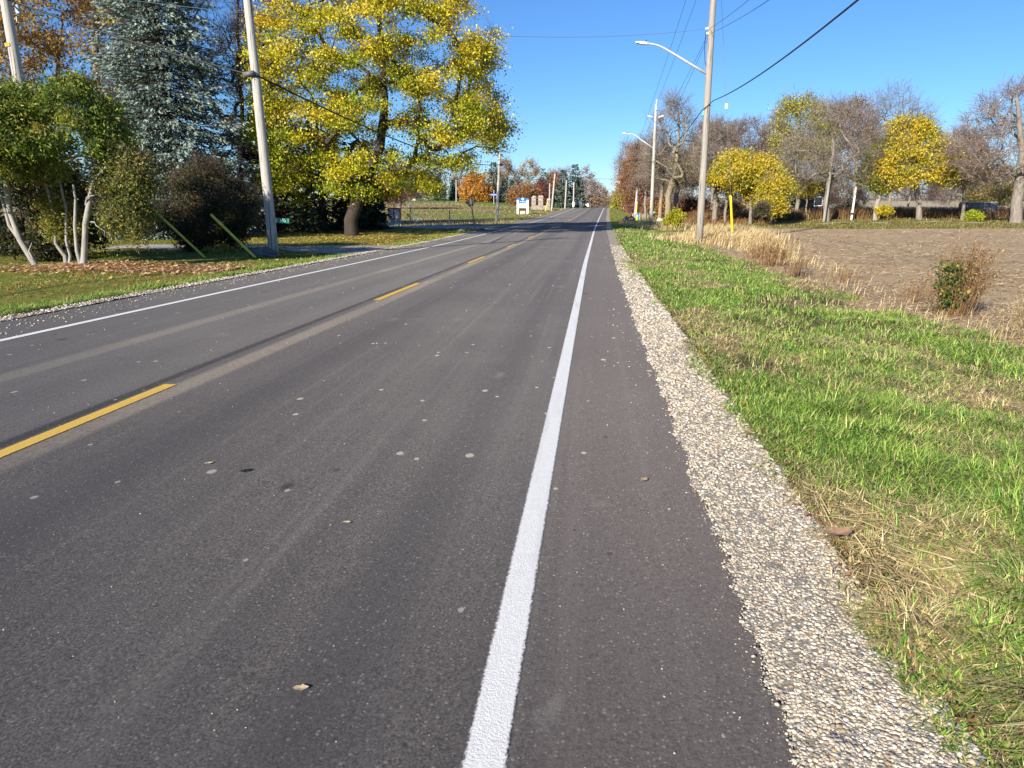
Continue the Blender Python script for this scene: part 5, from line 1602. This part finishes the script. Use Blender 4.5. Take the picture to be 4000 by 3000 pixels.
# guy wires and their yellow guards
an = gp(2862, 941)
topg = at(2804, -310, Y1)
cable('guy_wire', 'steel guy wire from the near lamp pole down to the bright yellow guard', 'guy wire', [topg, an], .009, 0, STEEL, GW)


def on_line(a, c_, py):
    a = Vector(a); c_ = Vector(c_)
    lo, hi = 0.0, 1.0
    for _ in range(40):
        m = (lo + hi) / 2
        if proj(a.lerp(c_, m))[1] < py: lo = m
        else: hi = m
    return a.lerp(c_, lo)


p = on_line(topg, an, 415)
o = Geo().box(p, (.17, .12, .30), None, .03).build('guy_insulator', PORCELAIN, None, loc=tuple(p))
tag(o, 'white guy wire insulator hanging against the sky right of the near lamp pole', 'insulator')


def guard(base, top, r, mat, label):
    base = Vector(base); top = Vector(top)
    o = Geo().tube([base, base.lerp(top, .03), base.lerp(top, .985), top], [r, r, r, r * .55], 12).build('guy_guard', mat, None, loc=tuple(base), smooth=True)
    return tag(o, label, 'guy guard', 'yellow guy wire guards')


guard(an, on_line(topg, an, 764), .066, YELLOW_PL, 'bright yellow guy guard standing in the dry grass right of the near pole')
g1 = gp(802, 1008)
guard(g1, at(592, 812, g1.y - .2), .040, YELLOW_OLD, 'left one of two leaning faded yellow guy guards by the round bush')
g2 = gp(998, 1007)
guard(g2, at(822, 836, g2.y - .2), .044, YELLOW_OLD, 'right one of two leaning faded yellow guy guards nearer the leaning pole')
g3 = place(2484, 108)
guard(g3, at(2489, 787, 108), .07, YELLOW_PL, 'yellow guy guard at the third pole behind the hydrant')
g4 = place(2130, 143)
guard(g4, at(2140, 785, 143), .10, YELLOW_OLD, 'pale yellow leaning guard in front of the stone gate pillars')

# diamond sign seen from behind
b = gp(1858, 906)
Yd = b.y
t = thing('road_sign', b, 'dark back of a diamond shaped road sign on a leaning post', 'road sign')
rod(b - Vector((0, 0, .2)), at(1838, 771, Yd), .045, .045, 8, 4, 0).build('post', simple('greyish_post', (.30, .29, .27), (.22, .21, .2), 6, (1, 1, .2), rough=.7), t)
c = at(1838, 790, Yd + .06)
hd = 21.5 * Yd / 2800
V = [c + Vector((math.cos(a), dy, math.sin(a))) * 1.0 for a in () for dy in ()]
g = Geo()
ang = rad(6)
cor = [Vector((math.cos(a + ang), 0, math.sin(a + ang))) for a in (0, math.pi / 2, math.pi, 1.5 * math.pi)]
g.add([c + q_ * hd * s_ + Vector((0, dy, 0)) for dy in (0, .012) for q_ in cor for s_ in (1,)], [(0, 1, 2, 3), (7, 6, 5, 4), (0, 4, 5, 1), (1, 5, 6, 2), (2, 6, 7, 3), (3, 7, 4, 0)])
g.build('sign_plate', simple('sign_back', (.022, .02, .018), (.05, .045, .04), 5, rough=.6), t)

# community mailboxes
for i, (px, lb) in enumerate(((1531, 'left of two grey community mailbox units by the field'), (1555, 'right of two grey community mailbox units, next to the bicycle'))):
    b = place(px, 68)
    t = thing('community_mailbox', b, lb, 'mailbox', 'community mailboxes')
    w = .565
    Geo().box(b + Vector((0, 0, .32)), (w * .96, .42, .68), None, .015).build('pedestal', GREY_M, t)
    bd = Geo().box(b + Vector((0, 0, 1.10)), (w, .5, .94), None, .02).build('cabinet', RED_P, t)
    pn = Geo().box(b + Vector((0, -.256, 1.07)), (w * .88, .02, .80)).build('door_panel', simple('pale_grey_doors', (.62, .64, .66), (.56, .58, .60), 3, rough=.45), t)
    for r_ in range(4):
        for c_ in range(3):
            if r_ == 0 and i == 0 and c_ != 1: continue
            d = Geo().box(b + Vector((-.16 + c_ * .16, -.272, .78 + r_ * .19)), (.135, .014, .165)).build('door', GREY_M if False else simple('mailbox_door', (.56, .58, .61), rough=.45), t)
            Geo().box(b + Vector((-.16 + c_ * .16, -.282, .80 + r_ * .19)), (.05, .008, .03)).build('lock', DARK_M, d)
    Geo().box(b + Vector((0, 0, 1.585)), (w * 1.03, .54, .03)).build('lid', RED_P, t)

# the post with its narrow plate, and the bicycle leaning on it
b = place(1604, 68.2)
t = thing('sign_post', b, 'brown wooden post with a narrow blue grey plate behind the bicycle', 'sign post')
rod(b - Vector((0, 0, .2)), at(1603, 786, 68.2), .045, .04, 8, 4, .003).build('post', barkmat('brown_post', (.26, .17, .09), (.34, .24, .14)), t)
Geo().box(at(1603, 800, 68.15) + Vector((0, -.06, 0)), (.16, .02, .62), Euler((0, 0, rad(20)))).build('sign_plate', simple('blue_grey_plate', (.34, .38, .45), rough=.5), t)


def bicycle(base, heading):
    t = thing('bicycle', base, 'white and turquoise bicycle with a front basket leaning on the wooden post', 'bicycle')
    b_ = Vector(base)
    dx = Vector((math.cos(heading), math.sin(heading), 0)); tilt = Vector((-math.sin(heading), math.cos(heading), 0)) * .12 + Vector((0, 0, 1)); tilt.normalize()
    P = lambda x, z: b_ + dx * x + tilt * z
    nrm = dx.cross(tilt)
    R = .34
    for x0, nm in ((-.52, 'wheel'), (.52, 'wheel')):
        ring = [P(x0, R) + (dx * math.cos(a) + tilt * math.sin(a)) * R for a in np.linspace(0, 2 * math.pi, 29)]
        wh = Geo().tube(ring, .024, 6, False).build('wheel', BLACK_P, t)
        ring2 = [P(x0, R) + (dx * math.cos(a) + tilt * math.sin(a)) * (R - .035) for a in np.linspace(0, 2 * math.pi, 29)]
        gg = Geo().tube(ring2, .010, 5, False)
        for a in np.linspace(0, 2 * math.pi, 13)[:-1]:
            gg.tube([P(x0, R), P(x0, R) + (dx * math.cos(a) + tilt * math.sin(a)) * (R - .035)], .003, 3)
        gg.build('rim', STEEL, wh)
    hd_, bb, st, ra, fa = P(-.36, .86), P(.04, .30), P(.17, .80), P(.52, R), P(-.52, R)
    Geo().tube([hd_, bb], .024, 8).tube([P(-.38, .74), P(.02, .36)], .020, 8).tube([P(-.335, .92), fa], .020, 8).build('frame', WHITE_P, t)
    Geo().tube([bb, st], .020, 8).tube([bb, ra], .016, 8).tube([P(.14, .66), ra], .014, 8).build('rear_frame', TEAL_P, t)
    Geo().box(P(.19, .86), (.26, .16, .06), Euler((0, 0, heading)), .02).build('saddle', BLACK_P, t)
    Geo().tube([P(-.30, 1.0) - nrm * .28 + dx * .12, P(-.36, 1.02), P(-.30, 1.0) + nrm * .28 + dx * .12], .014, 6).build('handlebar', DARK_M, t)
    Geo().tube([P(-.34, .90), P(-.36, 1.02)], .014, 6).build('stem', STEEL, t)
    bk = Geo()
    c0 = P(-.56, .86)
    for zz, s_ in ((-.12, .11), (-.02, .13), (.10, .15)):
        bk.tube([c0 + tilt * zz + (dx * math.cos(a) + nrm * math.sin(a)) * s_ for a in np.linspace(0, 2 * math.pi, 13)], .008, 4, False)
    for a in np.linspace(0, 2 * math.pi, 17)[:-1]:
        bk.tube([c0 - tilt * .12 + (dx * math.cos(a) + nrm * math.sin(a)) * .11, c0 + tilt * .10 + (dx * math.cos(a) + nrm * math.sin(a)) * .15], .008, 3)
    bk.lathe(c0 - tilt * .13, [(.10, 0), (.11, .02)], 10)
    bk.build('basket', BLACK_P, t)
    Geo().tube([bb - nrm * .05, bb + nrm * .05], .09, 12).build('chainring', DARK_M, t)
    Geo().tube([bb + nrm * .06, bb + nrm * .06 - tilt * .16 + dx * .05], .012, 5).build('crank', STEEL, t)


bicycle(place(1619, 67.7), rad(6))
b = place(1756, 72)
tag(rod(b - Vector((0, 0, .1)), at(1756, 822, 72), .07, .06, 8, 4, .004).build('stake', WOOD_POLE, None, loc=tuple(b)), 'short grey stake standing in the harvested field', 'stake')

# the white notice board
Yn = 122.0
bl, br = place(2023, Yn), place(2061, Yn)
b = (bl + br) / 2
t = thing('notice_board', b, 'white notice board with a blue header and cream panel beside the road', 'notice board')
mp = Yn / 2800
for q_ in (bl, br):
    h = at(2023, 781, Yn).z - q_.z
    Geo().box(q_ + Vector((0, 0, h / 2 - .1)), (.36, .36, h + .2), None, .03).build('post', WHITE_P, t)
zz = lambda py: at(2042, py, Yn).z
cx_ = b.x
hdr = Geo().box((cx_, Yn, (zz(774) + zz(782)) / 2), (2.05, .30, zz(774) - zz(782)), None, .03).build('header', BLUE_P, t)
Geo().lathe((cx_, Yn - .15, zz(777.5)), [(.20, 0), (.20, .03)], 20, Vector((0, -1, 0))).build('emblem', CREAM_P, hdr)
bd = Geo().box((cx_, Yn + .02, (zz(783) + zz(795)) / 2), (1.36, .14, zz(783) - zz(795))).build('name_panel', BLUE2_P, t)
text_part('lettering', 'COLE MEMORIAL', .175, (cx_, Yn - .05, zz(788)), (1, 0, 0), (0, 0, 1), WHITE_P, bd, .01)
text_part('lettering', 'community', .12, (cx_ + .15, Yn - .05, zz(793)), (1, 0, 0), (0, 0, 1), WHITE_P, bd, .01)
Geo().box((cx_, Yn + .02, (zz(795) + zz(800.5)) / 2), (1.36, .16, zz(795) - zz(800.5))).build('rail', WHITE_P, t)
Geo().box((cx_, Yn + .02, (zz(801.5) + zz(812)) / 2), (1.36, .12, zz(801.5) - zz(812))).build('message_panel', CREAM_P, t)
pb_ = ground(cx_, Yn + .1)
pt = thing('planter', pb_, 'low stone planter of rust red flowers under the white notice board', 'planter')
Geo().box(pb_ + Vector((0, 0, .25)), (.85, .5, .55), None, .03).build('trough', STONE_W, pt)
rs = np.random.RandomState(9)
P_ = np.array(pb_) + np.stack([rs.normal(0, .22, 700), rs.normal(0, .13, 700), .62 + np.abs(rs.normal(0, .10, 700))], 1)
v, f = leaf_cards(rs, P_, .09, .0, .8, .6)
npmesh('flowers', v, f, LEAF, pt, col=np.repeat(col_jit(rs, pick(rs, [(2, (.38, .10, .04)), (1, (.28, .12, .05)), (1, (.12, .13, .04))], 700)), 4, 0))

# stone gate pillars and low wall
GG = 'fieldstone gate pillars'
for i, (x0, x1, top, Yg_, lb) in enumerate(((2076, 2095, 774, 160, 'left fieldstone gate pillar with a rough stone cap'), (2102, 2123, 773, 158, 'middle fieldstone gate pillar, the broadest'), (2136, 2150, 785, 157, 'right fieldstone gate pillar, shorter, behind the thin leaning pole'))):
    b = place((x0 + x1) / 2, Yg_)
    w = (x1 - x0) * Yg_ / 2800
    h = at(x0, top, Yg_).z - b.z
    t = thing('gate_pillar', b, lb, 'gate pillar', GG)
    Geo().box(b + Vector((0, 0, h / 2 - .15)), (w * .9, w * .9, h + .3), None, .06).build('shaft', STONE, t)
    cp = Geo().box(b + Vector((0, 0, h + .12)), (w * 1.06, w * 1.06, .24), None, .05).build('cap', STONE, t)
    g = Geo()
    rr = random.Random(i)
    for k in range(9):
        g.blob(b + Vector((rr.uniform(-w * .38, w * .38), rr.uniform(-w * .38, w * .38), h + .28)), (.13, .12, rr.uniform(.1, .28)), k, .2, nu=8, nv=6)
    g.build('finial_stones', STONE_W, cp)
p0, p1 = place(2123, 158), place(2137, 157.5)
m = (p0 + p1) / 2
o = Geo().box(m + Vector((0, 0, .35)), ((p1 - p0).length, .5, 1.25), None, .05).build('stone_wall', STONE, None, loc=tuple(m))
tag(o, 'low fieldstone wall joining the middle and right gate pillars', 'wall', kind='thing')
p0, p1 = place(2094, 160), place(2103, 158.5)
m = (p0 + p1) / 2
o = Geo().box(m + Vector((0, .2, .3)), ((p1 - p0).length, .5, 1.1), None, .05).build('stone_wall', STONE, None, loc=tuple(m))
tag(o, 'short low fieldstone wall between the left and middle gate pillars', 'wall', kind='thing')

# street-name and small far signs
def small_sign(px, Y, ytop, pw, ph, mat, label, post=WHITE_P, ycen=None, name='street_sign', r=.06, text=None):
    b = place(px, Y)
    t = thing(name, b, label, 'sign')
    rod(b - Vector((0, 0, .1)), at(px, ytop, Y), r, r, 8, 2, 0).build('post', post, t)
    c = at(px, ycen, Y) + Vector((0, -r - .02, 0))
    pl = Geo().box(c, (pw, .03, ph)).build('sign_plate', mat, t)
    if text:
        text_part('lettering', text, ph * .6, c + Vector((0, -.015, 0)), (1, 0, 0), (0, 0, 1), WHITE_P, pl)


small_sign(1929, 186, 742, 1.6, .52, BLUE_P, 'blue street name sign on a white post beside the bare utility pole', ycen=761, text='MATILDA ST')
small_sign(2266, 184, 786, .8, .35, BLUE_P, 'small blue sign on a grey post at the road crest', WOOD_POLE, 790)
small_sign(2293, 205, 796, .9, .9, WHITE_P, 'small white square sign left of the road at the crest', WOOD_POLE, 801)
small_sign(2388, 230, 803, .7, 1.0, YELLOW_PL, 'tiny yellow sign right of the road beyond the crest', WOOD_POLE, 808)
small_sign(2436, 150, 797, .6, .25, GREEN_SIGN, 'tiny green plate on a white stake beside the fourth pole', WHITE_P, 799, r=.1)

# black rubbish bags, hydrant and markers on the right verge
GB = 'black garbage bags'
for i, (px, sx, sz, lb) in enumerate(((2445, .42, .30, 'left black garbage bag slumped on the grass by the road'), (2466, .34, .36, 'right black garbage bag with a tied top by the road'))):
    b = gp(px, 867)
    t = thing('garbage_bag', b, lb, 'garbage bag', GB)
    s = b.y / 2800
    Geo().blob(b + Vector((0, 0, sz * .8)), (14 * s, .40, sz), 5 + i, .16, 2.2, 20, 14).build('bag', BAG, t, smooth=True)
    Geo().lathe(b + Vector((0, 0, sz * 1.6)), [(.10, 0), (.05, .08), (.11, .2), (.07, .24)], 9, Vector((.3 - .5 * i, 0, 1)).normalized()).build('knot', BAG, t)
b = gp(2488, 863)
t = thing('fire_hydrant', b, 'yellow fire hydrant with a blue and white top on the verge', 'fire hydrant')
s = 1.05
Geo().lathe(b, [(.19, -.1), (.19, .05), (.14, .07), (.13, .55 * s), (.17, .57 * s), (.17, .62 * s)], 16).build('barrel', HYD_Y, t, smooth=False)
Geo().lathe(b + Vector((0, 0, .62 * s)), [(.18, 0), (.18, .10), (.20, .12), (.17, .22), (.10, .30), (.05, .33), (.05, .40)], 16).build('bonnet', HYD_B, t, smooth=False)
for d_ in (Vector((-1, 0, 0)), Vector((1, 0, 0)), Vector((0, -1, 0))):
    Geo().lathe(b + Vector((0, 0, .64)) + d_ * .13, [(.09, 0), (.09, .10), (.11, .11), (.11, .15), (.04, .16), (.04, .20)], 12, d_).build('outlet_cap', WHITE_P if d_.y else HYD_B, t)
b = gp(2497, 864)
tag(Geo().box(b + Vector((0, 0, .5)), (.14, .05, 1.05), Euler((0, rad(2), 0)), .01).build('marker_post', MARK_B, None, loc=tuple(b)), 'flat pale blue marker post right next to the hydrant', 'marker post')
b = gp(2511, 861)
tag(Geo().box(b + Vector((0, 0, .33)), (.08, .05, .7), Euler((0, rad(-4), 0)), .01).build('stake', barkmat('stake_wood', (.34, .27, .17), (.44, .36, .24)), None, loc=tuple(b)), 'short tan wooden stake right of the blue marker post', 'stake')
for i, (px, py, rx, rz, lb, mt) in enumerate(((2577, 866, .42, .32, 'white domed rock beside the yellow green bush', STONE_W), (2606, 874, .22, .26, 'small pale rock in front of the yellow green bush', STONE_W), (3128, 1072, .34, .17, 'dark mossy rock at the edge of the field behind the weeds', ROCK_D),
                                              (1030, 1002, .55, .22, 'dark boulder beside the foot of the leaning pole', ROCK_D), (1815, 905, .5, .16, 'grey rock by the lane in front of the diamond sign', ROCK_D), (1880, 902, .4, .14, 'grey rock right of the diamond sign post', ROCK_D))):
    b = gp(px, py)
    tag(Geo().blob(b + Vector((0, 0, rz * .35)), (rx, rx * .7, rz), 30 + i, .16, 2.4, 18, 12).build('rock', mt, None, loc=tuple(b)), lb, 'rock')

# ------------------------------------------------------------------ buildings and the trailer behind the trees
def house(name, label, px0, px1, Y, eave, ridge, wallm, roofm, depth=8, wins=((.3, .55), (.7, .55))):
    a, c_ = place(px0, Y), place(px1, Y)
    b = (a + c_) / 2
    zb = min(a.z, c_.z) - .3
    W = c_.x - a.x
    ze = at(px0, eave, Y).z; zr_ = at(px0, ridge, Y).z
    t = thing(name, Vector((b.x, Y, zb)), label, 'house')
    x0, x1 = a.x, c_.x
    Geo().box((b.x, Y + depth / 2, (zb + ze) / 2), (W, depth, ze - zb)).build('wall', wallm, t)
    o = .35
    V = [(x0 - o, Y - o, ze), (x1 + o, Y - o, ze), (x1 + o, Y + depth + o, ze), (x0 - o, Y + depth + o, ze), (x0 - o, Y + depth / 2, zr_), (x1 + o, Y + depth / 2, zr_)]
    V2 = [(p[0], p[1], p[2] + .18) for p in V]
    Geo().add([Vector(p) for p in V2] + [Vector((p[0], p[1], p[2] + .003)) for p in V[:4]], [(0, 1, 5, 4), (2, 3, 4, 5), (0, 4, 3), (1, 2, 5), (6, 9, 8, 7), (0, 6, 7, 1), (1, 7, 8, 2), (2, 8, 9, 3), (3, 9, 6, 0)]).build('roof', roofm, t)
    for fx, fz in wins:
        wx = x0 + W * fx; wz = zb + (ze - zb) * fz
        f = Geo()
        for dx_, dz_, sx_, sz_ in ((-.55, 0, .09, 1.3), (.55, 0, .09, 1.3), (0, .62, 1.01, .09), (0, -.62, 1.01, .09)):
            f.box((wx + dx_, Y - .03, wz + dz_), (sx_, .06, sz_))
        fr = f.build('window', WHITE_P, t)
        Geo().box((wx, Y - .02, wz), (1.0, .03, 1.14)).build('pane', GLASS, fr)
    wx = x0 + W * .5
    Geo().box((wx, Y - .03, zb + 1.35), (.95, .06, 2.1)).build('door', BLUE_P if wallm is SIDING_W else DARK_M, t)


house('house', 'dark clad house half hidden under the yellow green trees', 3055, 3225, 110, 742, 700, DARK_PAINT, ROOF_D, 8, ((.2, .6), (.8, .6)))
house('house', 'white house beyond the field seen under the maple boughs', 1466, 1532, 236, 771, 752, SIDING_W, ROOF_D, 8)
house('house', 'long low white house beyond the field behind the mailboxes', 1545, 1625, 240, 774, 758, SIDING_W, ROOF_D, 8)
house('house', 'grey house with a dark roof behind the spruces left of the notice board', 1950, 2006, 226, 776, 757, simple('grey_siding', (.24, .26, .29), (.21, .22, .25), 3, (.2, .2, 9), rough=.7), ROOF_D, 8)
house('house', 'dark gabled house beside the distant end of the road', 2325, 2352, 275, 795, 776, DARK_PAINT, ROOF_D, 8, ((.25, .6),))

a, c_ = place(3768, 92), place(3893, 92)
b = (a + c_) / 2
t = thing('trailer', b, 'dark grey enclosed trailer standing under the trees at the far right', 'trailer')
W = (c_ - a).length; H = at(3768, 791, 92).z - b.z
Geo().box(b + Vector((0, 1.0, .5 + (H - .5) / 2)), (W, 2.0, H - .5), None, .12).build('body', simple('dull_blue_grey_panel', (.16, .175, .205), (.12, .13, .15), 2, (1, 1, 3), rough=.5), t)
Geo().box(b + Vector((0, 1.0, H + .04)), (W * .98, 1.9, .08), None, .02).build('roof', WHITE_P, t)
Geo().box(b + Vector((-W * .2, -.02, .5 + (H - .5) * .62)), (.9, .04, .5)).build('window', GLASS, t)
for k in (.30, .42):
    wl = Geo().lathe(b + Vector((W * k, -.05, .34)), [(.20, 0), (.34, .02), (.34, .2), (.2, .22)], 18, Vector((0, 1, 0))).build('wheel', BLACK_P, t)
    Geo().lathe(b + Vector((W * k, -.07, .34)), [(.05, 0), (.17, .01), (.17, .03)], 14, Vector((0, 1, 0))).build('rim', STEEL, wl)
Geo().tube([b + Vector((-W * .5, 1, .5)), b + Vector((-W * .5 - 1.0, 1, .45))], .06, 6).build('hitch', DARK_M, t)

# tall dead weeds along the field, the brown weed bed under the trees
def weed(name, label, base, seed, n, h, spread, pal, group=None, vine=False, seedy=8, r=.004, cat='weed'):
    rs = np.random.RandomState(seed); n = int(n * 2)
    b = Vector(base)
    t = thing(name, b, label, cat, group)
    bo = np.array(b)
    x, y = rs.normal(0, spread * .45, n), rs.normal(0, spread * .35, n)
    P0 = np.stack([b.x + x, b.y + y, G(b.x + x, b.y + y) - .02], 1)
    hh = h * rs.uniform(.45, 1.05, n) * np.exp(-.12 * (x / (spread * .6)) ** 2)
    d = np.stack([x * .35 + rs.normal(.10, .10, n), y * .3 + rs.normal(0, .1, n), np.ones(n)], 1)
    d /= np.linalg.norm(d, axis=1, keepdims=True)
    P1 = P0 + d * hh[:, None] * .55 ; d2 = d + rdir(rs, n) * .16; d2 /= np.linalg.norm(d2, axis=1, keepdims=True)
    P2 = P1 + d2 * hh[:, None] * .5
    k = n * seedy
    ci = np.repeat(np.arange(n), seedy)
    s = rs.uniform(.3, 1, k)[:, None]
    Q = np.where(s < .5, P0[ci] + (P1[ci] - P0[ci]) * s * 2, P1[ci] + (P2[ci] - P1[ci]) * (s * 2 - 1))
    dd = d[ci] * .9 + rdir(rs, k) * .75; dd /= np.linalg.norm(dd, axis=1, keepdims=True)
    Q2 = Q + dd * rs.uniform(.05, .22, (k, 1)) * h
    v1, f1 = prisms(np.concatenate([P0, P1, Q]), np.concatenate([P1, P2, Q2]), np.repeat([r, r * .8, r * .5], [n, n, k]), np.repeat([r * .8, r * .4, r * .3], [n, n, k]), 3)
    npmesh('stem', v1, f1, STRAW, t, col=np.repeat(col_jit(rs, pick(rs, pal, 2 * n + k)), 6, 0))
    v, f = leaf_cards(rs, np.concatenate([Q2, Q2 + rdir(rs, k) * .03, P2]), .022 * h + .012, .1, .45, 0, np.concatenate([dd, dd, d2]))
    npmesh('seed_head', v, f, STRAW, t, col=np.repeat(col_jit(rs, pick(rs, pal, 2 * k + n)), 4, 0))
    if vine:
        m = 520
        Pv = bo + np.stack([rs.normal(-.17, .11, m), rs.normal(-.12, .10, m), rs.uniform(.12, .78, m) ** .9 * h], 1)
        v, f = leaf_cards(rs, Pv, .065, .3, .75, .2)
        npmesh('vine', v, f, LEAF, t, col=np.repeat(col_jit(rs, pick(rs, [(3, (.065, .11, .03)), (2, (.11, .16, .04)), (1, (.35, .31, .05))], m)), 4, 0))
    return t


WEEDP = [(3, (.30, .175, .08)), (2, (.20, .11, .05)), (1.5, (.38, .25, .12)), (.7, (.50, .38, .20))]
GD = 'dead weeds along the edge of the field'
bw = gp(3720, 1235)
weed('dead_weed', 'tall brown dead weed clump wrapped by a dark green vine at the field edge', bw, 1, 75, 1.25, .42, WEEDP, GD, True, 9, .0045)
for i, (px, py, n, h, sp, lb) in enumerate(((3010, 1040, 45, .95, .75, 'brown dead weeds behind the dark rock at the field edge'), (2960, 1010, 34, .75, .7, 'pale dead weeds right of the dry grass clump'), (3110, 1085, 26, .55, .45, 'short reddish weeds in front of the dark rock'),
                                            (3560, 1180, 20, .45, .4, 'low sparse weeds left of the tall vine wrapped clump'), (3990, 1330, 26, .75, .35, 'dry grass weeds at the right edge of the picture'), (3300, 1110, 22, .4, .5, 'low green brown weeds midway along the field edge'))):
    weed('dead_weed', lb, gp(px, py), 10 + i, n, h, sp, WEEDP if i != 4 else [(1, (.5, .4, .22)), (1, (.38, .28, .14))], GD, False, 7, .0045 * max(1, gp(px, py).y / 16))

rs = np.random.RandomState(77)
n = 26000
x = 30 + 42 * rs.rand(n); y = 90 + 9 * rs.rand(n)
x = np.where(rs.rand(n) < .25, 12 + 22 * rs.rand(n), x)
blades('brown_weeds', rs, x, y, rs.uniform(.5, 1.75, n) * (.6 + .6 * fnoise(x * .3, y * .3, 4)), rs.uniform(.04, .12, n), np.full(n, .5), col_jit(rs, pick(rs, [(3, (.20, .115, .06)), (2, (.27, .17, .085)), (1.5, (.13, .075, .045)), (1, (.36, .25, .13))], n)), STRAW)
n = 12000
y = 85 + 60 * rs.rand(n); x = xc(y) + 13 + 10 * rs.rand(n)
blades('brown_weeds', rs, x, y, rs.uniform(.2, .8, n), rs.uniform(.04, .10, n), np.full(n, .7), col_jit(rs, pick(rs, [(2, (.30, .15, .06)), (2, (.24, .12, .06)), (1, (.38, .25, .11))], n)), STRAW)

# single fallen leaves one can point at
def fallen_leaf(px, py, size, colr, label, lift=.02, th=0.3):
    b = gp(px, py)
    u_ = b.x - float(xc(b.y))
    z = float(zr(b.y)) + .004 if -4.8 < u_ < 4.42 else b.z + lift
    b = Vector((b.x, b.y, z))
    out = [(-.5, 0), (-.3, .22), (-.05, .20), (.05, .34), (.2, .2), (.34, .16), (.5, 0), (.34, -.16), (.2, -.2), (.05, -.34), (-.05, -.2), (-.3, -.22)]
    cs, sn = math.cos(th), math.sin(th)
    V = [b + Vector((0, 0, lift * .2))]
    for a_, c2 in out:
        X_, Y_ = a_ * size, c2 * size
        V.append(b + Vector((X_ * cs - Y_ * sn, X_ * sn + Y_ * cs, lift * .3 + .16 * abs(Y_) + .12 * size * (a_ * a_) * 2)))
    F = [(0, 1 + k_, 1 + (k_ + 1) % 12) for k_ in range(12)]
    o = Geo().add(V, F).build('fallen_leaf', simple('dead_leaf', colr, tuple(q_ * .7 for q_ in colr), 30, rough=.7), None, loc=tuple(b))
    tag(o, label, 'leaf', 'single fallen leaves')


fallen_leaf(3268, 2140, .16, (.40, .24, .14), 'large curled brown leaf where the gravel meets the grass', .06, .4)
fallen_leaf(1176, 2694, .055, (.55, .42, .26), 'tan leaf lying flat on the near lane', .004, .2)
fallen_leaf(2515, 1878, .07, (.42, .33, .16), 'small olive tan leaf on the paved shoulder', .01, 1.0)
fallen_leaf(815, 1812, .06, (.50, .42, .28), 'pale tan leaf in the lane near the first yellow dash', .004, .5)
fallen_leaf(960, 1842, .075, (.02, .02, .02), 'black flattened leaf in the middle of the lane', .004, .8)
fallen_leaf(1355, 2043, .045, (.58, .46, .30), 'tiny cream leaf on the lane left of the white line', .004, .1)
